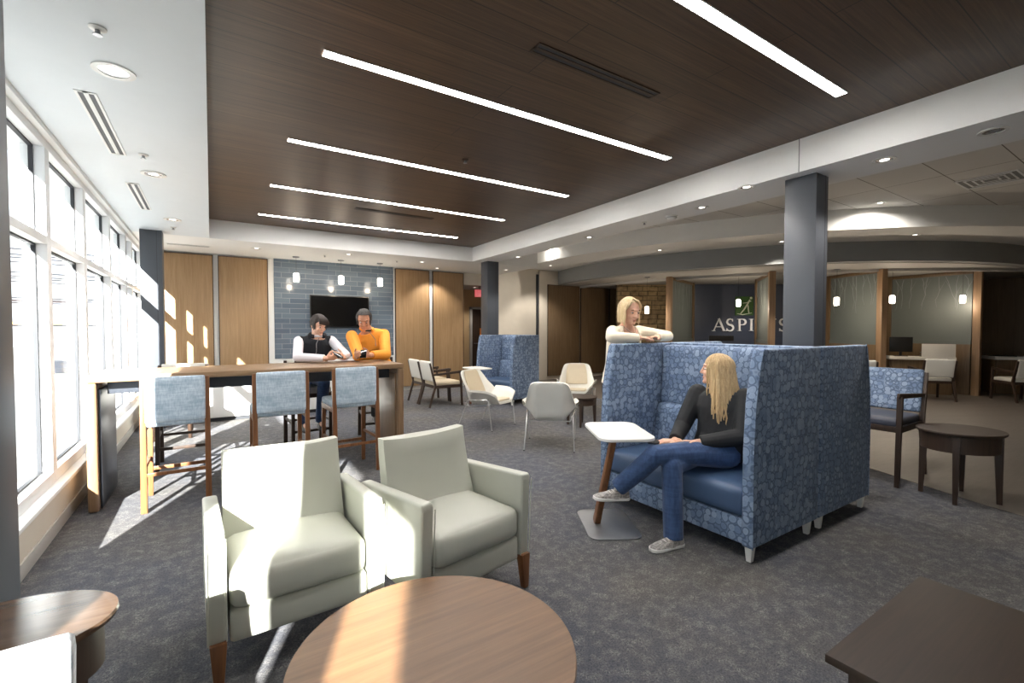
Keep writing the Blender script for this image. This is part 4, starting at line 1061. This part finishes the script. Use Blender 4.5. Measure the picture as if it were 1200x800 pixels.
# ---------------------------------------------------------------- the standing woman
def standing_woman():
    B = (3.42, 3.26, 0)
    pel, wai, che, nb = V((3.44, 3.30, .95)), V((3.42, 3.26, 1.13)), V((3.40, 3.20, 1.33)), V((3.375, 3.14, 1.505))
    lat = V((1, 0, 0))
    sR, eR, wR = V((3.215, 3.17, 1.44)), V((2.955, 2.93, 1.395)), V((3.205, 2.835, 1.385))
    sL, eL, wL = V((3.575, 3.17, 1.44)), V((3.745, 2.95, 1.395)), V((3.455, 2.84, 1.388))
    M = hframe((3.35, 3.075, 1.635), (-.14, -.93, -.27)); s = 1.04
    m = MB(); head(m, M, nb-V((0, 0, .03)), s=s)
    torso(m, [(pel-V((0, 0, .1)), .12, .1, lat), (pel, .17, .115, lat), (wai, .135, .095, lat), (che, .165, .115, lat), (V((3.385, 3.165, 1.44)), .155, .08, lat), (nb, .06, .056, lat)])
    for sx in (-.09, .09): m.chain([pel+V((sx, .02, -.05)), V((3.43+sx, 3.31, .50)), V((3.43+sx, 3.34, .09))], [.082, .056, .038]); m.cap((3.43+sx, 3.35, .05), (3.43+sx, 3.22, .035), .035, .025)
    for a, b, c in ((sR, eR, wR), (sL, eL, wL)): m.chain([a, b, c], [.047, .038, .026])
    hand(m, wR, (.86, -.10, .0), (0, -.15, -1), (0, -1, 0), 16); hand(m, wL, (-.92, -.02, .06), (0, -.1, -1), (0, -1, 0), 22)
    o = body_obj('person', 'smiling woman with chin-length blond hair in cream cardigan, leaning on the booth seat', m, B, M, s)
    face_parts(o, M, B, s)
    m = MB()
    # open-fronted cardigan: C-shaped rings, thick wall
    secs = [(pel-V((0, 0, .02)), .2, .148, 34), (wai, .168, .128, 30), (che, .192, .142, 30), (V((3.39, 3.175, 1.43)), .185, .108, 36), (V((3.38, 3.15, 1.495)), .105, .082, 58)]
    rs = []
    for c, a, b, g in secs:
        ring = []; N = 26
        for k in range(N+1):
            t = R(-90+g+(360-2*g)*k/N); ring.append(c+V((a*math.cos(t), b*math.sin(t), 0)))
        for k in range(N, -1, -1):
            t = R(-90+g+(360-2*g)*k/N); ring.append(c+V(((a-.026)*math.cos(t), (b-.026)*math.sin(t), 0)))
        rs.append(ring)
    m.rings(rs)
    m.chain([sR, eR, wR+(eR-wR)*.04], [.064, .052, .042], f1=True); m.chain([sL, eL, wL+(eL-wL)*.04], [.064, .052, .042], f1=True)
    garment(o, B, m, 'cardigan', K['cardigan'], .007)
    m = MB(); torso(m, [(pel, .178, .124, lat), (wai, .143, .103, lat), (che, .172, .123, lat), (che+V((-.008, -.015, .045)), .168, .108, lat)]); garment(o, B, m, 'top', K['blacktop'], .007)
    m = MB(); torso(m, [(pel-V((0, 0, .13)), .17, .13, lat), (pel+V((0, 0, .03)), .18, .125, lat)])
    for sx in (-.09, .09): m.chain([pel+V((sx, .02, -.06)), V((3.43+sx, 3.31, .50)), V((3.43+sx, 3.34, .06))], [.094, .07, .06], f1=True)
    garment(o, B, m, 'trousers', K['trouser'], .007)
    for sx in (-.09, .09): shoe(o, B, None, (sx, -1, 0), V((3.43+sx, 3.32, .001)), 'leather', 'leather')
    m = MB(); m.ell((0, -.029, .041), (.082, .095, .09), None, 20, M @ Matrix.Scale(s, 4))
    Ms = M @ Matrix.Scale(s, 4); rn = random.Random(8)
    hair_strands(m, Ms, [66+228*i/71 for i in range(72)], lambda p: .115+rn.uniform(-.02, .012), .006, .012, .085, .106, crown=(.012, -.002, .118), seed=2)
    hair_strands(m, Ms, [58, 62, 66, 70, 74, 286, 290, 294, 298, 302], lambda p: .10+rn.uniform(-.03, .01), .0, .010, .088, .100, crown=(.018, .0, .116), seed=6)
    for i in range(9):
        g = i/8
        m.tube([Ms @ V(p) for p in ((.022, .02-.03*g, .124), (-.022, .062-.03*g, .108-.006*g), (-.062, .062-.028*g, .062), (-.082, .034-.02*g, .012), (-.089, .016-.02*g, -.05), (-.087, .012-.02*g, -.105))], [.008, .011, .011, .010, .008, .004], 7)
        m.tube([Ms @ V(p) for p in ((.026, .02-.03*g, .123), (.052, .056-.03*g, .096-.006*g), (.074, .046-.026*g, .052), (.086, .024-.02*g, .0), (.089, .012-.02*g, -.055), (.087, .010-.02*g, -.105))], [.008, .011, .011, .010, .008, .004], 7)
    child(o, B, m, 'hair', K['paleblond'])
    m = MB(); q = [V((3.375+.075*math.cos(R(a)), 3.125+.066*math.sin(R(a)), 1.495-.07*(math.sin(R(a)) < 0)*abs(math.sin(R(a)))**1.5)) for a in range(0, 361, 15)]; m.tube(q, .0018, 6); child(o, B, m, 'necklace', K['chrome'])
    return o
standing_woman()

# ---------------------------------------------------------------- the two at the bar
def bar_person(B, J, M, s, label, skin, top, sleeve, legs, hairf, male):
    lat = V((1, 0, 0)); pel, che, nb = J['pel'], J['che'], J['nb']; wai = pel.lerp(che, .45)+V((0, .03, 0))
    m = MB(); head(m, M, nb-V((0, 0, .02)), .056 + .006*male, male, s)
    k = 1.12 if male else 1.08
    torso(m, [(pel-V((0, 0, .06)), .13, .1, lat), (pel+V((0, 0, .03)), .165*k, .115, lat), (wai, .14*k, .10, lat), (che, .165*k, .118, lat), (che.lerp(nb, .6), .15*k, .085, lat), (nb, .062, .058, lat)])
    for q in ('R', 'L'):
        a, b, c = J['s'+q], J['e'+q], J['w'+q]; m.chain([a, b, c], [.05, .042, .028])
        hand(m, c, J['d'+q], J['n'+q], J['t'+q], 34)
        h, kn, an = J['h'+q], J['k'+q], J['a'+q]; m.chain([h, kn, an], [.082, .056, .038]); m.cap(an-V((0, 0, .04)), an+V((0, -.13, -.05)), .032, .024)
    o = body_obj('person', label, m, B, M, s, skin)
    face_parts(o, M, B, s, 'iris')
    body = [(pel-V((0, 0, .01)), .19*k, .14, lat), (pel+V((0, 0, .1)), .18*k, .132, lat), (wai, .165*k, .125, lat), (che, .188*k, .138, lat), (che.lerp(nb, .6), .172*k, .105, lat), (che.lerp(nb, .88), .095, .085, lat)]
    if top == 'vest':
        m = MB(); torso(m, body)
        for q in 'RL': m.ell(J['s'+q]*.86+che*.14, (.062, .07, .075))
        v = garment(o, B, m, 'vest', K['vest'])
        m = MB(); m.tube([nb+V((.085*math.cos(R(a)), .078*math.sin(R(a))-.005, .005+.022*math.sin(R(a)))) for a in range(-50, 231, 20)], .024, 8); child(o, B, m, 'vest_collar', K['vest'], v)
        m = MB(); c0 = che+V((0, -.140, .13)); m.tube([nb+V((0, -.085, -.03)), c0+V((0, -.012, -.06)), che+V((0, -.15, -.02)), wai+V((0, -.135, -.02))], .004, 6); child(o, B, m, 'zip', K['chrome'], v)
        m = MB()
        for q in 'RL': m.chain([J['s'+q], J['e'+q], J['w'+q].lerp(J['e'+q], .06)], [.058, .052, .042], f1=True)
        garment(o, B, m, 'sleeves', K['shirtw'])
        m = MB(); m.tube([nb+V((.066*math.cos(R(a)), .062*math.sin(R(a)), -.005)) for a in range(0, 361, 20)], .014, 8); child(o, B, m, 'shirt_collar', K['shirtw'])
    else:
        m = MB(); torso(m, body)
        for q in 'RL': m.chain([J['s'+q], J['e'+q], J['w'+q].lerp(J['e'+q], .1)], [.075, .066, .048], f1=True)
        v = garment(o, B, m, 'pullover', K['orange'])
        m = MB(); m.tube([nb+V((.08*math.cos(R(a)), .074*math.sin(R(a))-.005, .01+.02*math.sin(R(a)))) for a in range(-60, 241, 20)], .018, 8); child(o, B, m, 'pullover_collar', K['orange'], v)
        m = MB(); m.tube([nb+V((.068*math.cos(R(a)), .063*math.sin(R(a)), .004+.016*math.sin(R(a)))) for a in range(0, 361, 20)], .012, 8); child(o, B, m, 'shirt_collar', K['vest'])
        m = MB(); m.tube([nb+V((0, -.088, -.02)), che+V((0, -.148, .06)), che+V((0, -.15, -.02))], .0035, 6); child(o, B, m, 'zip', K['chrome'], v)
    m = MB(); torso(m, [(pel-V((0, 0, .08)), .165, .12, lat), (pel-V((0, 0, .02)), .182*k, .132, lat), (pel+V((0, 0, .06)), .178*k, .128, lat)])
    for q in 'RL': m.chain([J['h'+q], J['k'+q], J['a'+q]-V((0, 0, .02))], [.096, .073, .056], f1=True)
    garment(o, B, m, 'jeans' if legs == 'denim' else 'trousers', K[legs], .007)
    for q in 'RL': shoe(o, B, None, (0, -1, -.12), J['a'+q]+V((0, -.01, -.085)), 'leather', 'leather', (0, -.12, 1))
    child(o, B, hairf(M @ Matrix.Scale(s, 4)), 'hair', K['greyhair' if male else 'darkhair'])
    return o
def hair_short(seed, fringe):
    def f(M):
        m = MB(); m.ell((0, -.032 if not fringe else -.02, .040), (.078, .090, .086), None, 20, M); rn = random.Random(seed)
        hair_strands(m, M, [70+220*i/59 for i in range(60)], lambda p: .055+rn.uniform(-.02, .012), -.006, .010, .080, .099, seed=seed)
        hair_strands(m, M, [100+160*i/29 for i in range(30)], lambda p: .03+rn.uniform(-.01, .01), -.004, .012, .082, .102, seed=seed+1)
        if fringe:
            for i in range(16):
                x = -.055+.11*i/15
                m.tube([M @ V(p) for p in ((x*.4+.02, .0, .122), (x*.8+.012, .055, .105), (x, .084, .066), (x*1.08, .090, .036+.012*abs(i-5)/10))], [.008, .011, .010, .004], 7)
        else:
            for i in range(16):
                x = -.058+.116*i/15
                m.tube([M @ V(p) for p in ((x*.6, -.03, .126), (x*.85, .03, .118), (x*.9, .062, .098))], [.008, .010, .007], 7)
        return m
    return f
Jw = dict(pel=V((1.0, 6.22, .86)), che=V((1.05, 6.03, 1.22)), nb=V((1.075, 5.95, 1.385)),
  sR=V((.875, 6.0, 1.325)), eR=V((.80, 5.58, 1.152)), wR=V((1.06, 5.38, 1.142)), dR=(.9, -.15, .12), nR=(-.15, .9, .3), tR=(0, 0, 1),
  sL=V((1.245, 6.0, 1.325)), eL=V((1.34, 5.66, 1.152)), wL=V((1.245, 5.42, 1.145)), dL=(-.6, -.5, .25), nL=(-.7, .4, .2), tL=(0, 0, 1),
  hR=V((.90, 6.2, .855)), kR=V((.90, 5.84, .83)), aR=V((.92, 5.97, .36)), hL=V((1.1, 6.2, .855)), kL=V((1.12, 5.83, .83)), aL=V((1.10, 5.97, .36)))
bar_person((1.0, 6.22, 0), Jw, hframe((1.085, 5.905, 1.515), (.35, -.80, -.42)), 1.02, 'person with short dark hair in black vest and pale sleeves, holding a phone', 'skin', 'vest', 'shirtw', 'denim', hair_short(11, True), False)
Jm = dict(pel=V((1.87, 6.2, .865)), che=V((1.75, 6.01, 1.27)), nb=V((1.665, 5.94, 1.455)),
  sR=V((1.485, 5.97, 1.375)), eR=V((1.46, 5.56, 1.155)), wR=V((1.375, 5.33, 1.15)), dR=(-.25, -.8, .25), nR=(.9, .1, .3), tR=(0, 0, 1),
  sL=V((1.90, 5.99, 1.395)), eL=V((1.77, 5.52, 1.155)), wL=V((1.535, 5.36, 1.165)), dL=(-.9, -.12, .1), nL=(.1, .9, .2), tL=(0, 0, 1),
  hR=V((1.77, 6.18, .86)), kR=V((1.755, 5.85, .83)), aR=V((1.775, 5.98, .36)), hL=V((1.96, 6.18, .86)), kL=V((1.93, 5.84, .83)), aL=V((1.915, 5.98, .36)))
bar_person((1.87, 6.2, 0), Jm, hframe((1.615, 5.885, 1.58), (-.28, -.80, -.48)), 1.06, 'man with greying hair in orange quarter-zip pullover, bent over a phone at the bar', 'skin2', 'pullover', 'orange', 'trouser', hair_short(21, False), True)
def phone(label, loc, rot):
    t = thing('phone', label, 'phone', loc); t.rotation_euler = rot
    MB().box((0, 0, 0), (.07, .142, .009), .004).build('case', K['black'], t); MB().box((0, 0, .005), (.062, .130, .0015), .0005).build('screen', K['screen'], t)
phone('phone held in both hands by the person in the black vest', (1.175, 5.355, 1.185), (R(35), 0, R(25)))
phone('black phone held by the man in the orange pullover', (1.435, 5.27, 1.185), (R(35), 0, R(-20)))
# ================================================================== outside, light, camera
g = MB(); g.bb((-60, -40, -.35), (-1.3, 60, -.2)); struct(g.build('ground', K['asphalt']))
b = thing('street_building', 'pale building with window rows across the street outside', 'building', (-34, 48, -.2), R(20))
MB().bb((-16, 0, 0), (16, 9, 12)).build('facade', K['bld'], b)
for k in range(5):
    for j in range(3):
        w = MB().bb((-13.2+5.6*k-1.4, -.06, 1.2+3.6*j), (-13.2+5.6*k+1.4, .02, 3.4+3.6*j)).build('facade_window', K['bldw'], b)
        q = MB(); q.bb((-13.2+5.6*k-.05, -.1, 1.2+3.6*j), (-13.2+5.6*k+.05, -.05, 3.4+3.6*j)); q.build('glazing_bar', K['gasket'], w)
t = thing('litter_bin', 'grey litter bin with dark lid on the pavement outside the windows', 'bin', (-2.25, 11.0, -.2))
MB().lathe([(.0005, 0), (.26, 0), (.28, .1), (.28, .92), (.0005, .92)], 24).build('bin_body', plain('grey_bin', srgb(150, 152, 150), .6), t)
MB().lathe([(.0005, .92), (.31, .92), (.31, 1.0), (.2, 1.1), (.0005, 1.12)], 24).build('bin_lid', K['dark_metal'], t)
for nm, x, y in (('nearer one', -3.3, 16.3), ('farther one', -4.4, 18.0)):
    t = thing('scaffold_tower', 'thin dark metal scaffold frame outside the windows, ' + nm, 'scaffold', (x, y, -.2), R(15))
    m = MB()
    for a, b2 in ((-1, -.6), (1, -.6), (-1, .6), (1, .6)): m.tube([(a, b2, 0), (a, b2, 3.6)], .022, 6)
    m.build('upright', K['dark_metal'], t)
    m = MB()
    for z in (1.75, 2.4, 3.0, 3.55):
        m.tube([(-1, -.6, z), (1, -.6, z)], .018, 6); m.tube([(-1, .6, z), (1, .6, z)], .018, 6); m.tube([(-1, -.6, z), (-1, .6, z)], .018, 6); m.tube([(1, -.6, z), (1, .6, z)], .018, 6)
    m.build('crossbar', K['dark_metal'], t)
    MB().bb((-1, -.6, 1.77), (1, .6, 1.83)).build('deck', plain('orange_deck', srgb(220, 150, 90), .7) , t)

w = bpy.data.worlds.new('World'); SC.world = w; w.use_nodes = True
bg = w.node_tree.nodes['Background']; bg.inputs[0].default_value = (.88, .94, 1, 1); bg.inputs[1].default_value = SKY
sun = bpy.data.lights.new('sun', 'SUN'); sun.energy = SUN; sun.angle = R(.7); sun.color = (1, .97, .93)
so = bpy.data.objects.new('sun', sun); COL.objects.link(so); so.location = (-8, -10, 8)
az, el = R(23.5), R(24.3)
so.rotation_euler = V((math.sin(az)*math.cos(el), math.cos(az)*math.cos(el), -math.sin(el))).to_track_quat('-Z', 'Y').to_euler()
for y0, y1 in ((2.67, 10.3), (-1.08, .5), (-2.58, -1.36)):      # sky portals in the window openings
    l = bpy.data.lights.new('window_portal', 'AREA'); l.shape = 'RECTANGLE'; l.size = 2.5; l.size_y = y1-y0; l.cycles.is_portal = True
    p = bpy.data.objects.new('window_portal', l); COL.objects.link(p); p.location = (-1.16, (y0+y1)/2, 1.6)
    p.rotation_euler = (0, R(-90), 0)
cam = bpy.data.cameras.new('camera'); cam.sensor_width = 36; cam.lens = 36*541/1200; cam.clip_start = .03; cam.clip_end = 300
co = bpy.data.objects.new('camera', cam); COL.objects.link(co); co.location = (0, 0, 1.47)
co.rotation_euler = (R(90-1.6), 0, R(-33.1)); SC.camera = co
vs = SC.view_settings; SC.display_settings.display_device = 'sRGB'
vs.view_transform = 'Standard'; vs.look = 'None'; vs.exposure = EXPO; vs.gamma = 1; vs.use_curve_mapping = False
cy = SC.cycles; cy.max_bounces = 10; cy.diffuse_bounces = 6; cy.glossy_bounces = 3; cy.transparent_max_bounces = 16; cy.sample_clamp_indirect = 6; cy.use_denoising = True
cy.caustics_reflective = False; cy.caustics_refractive = False
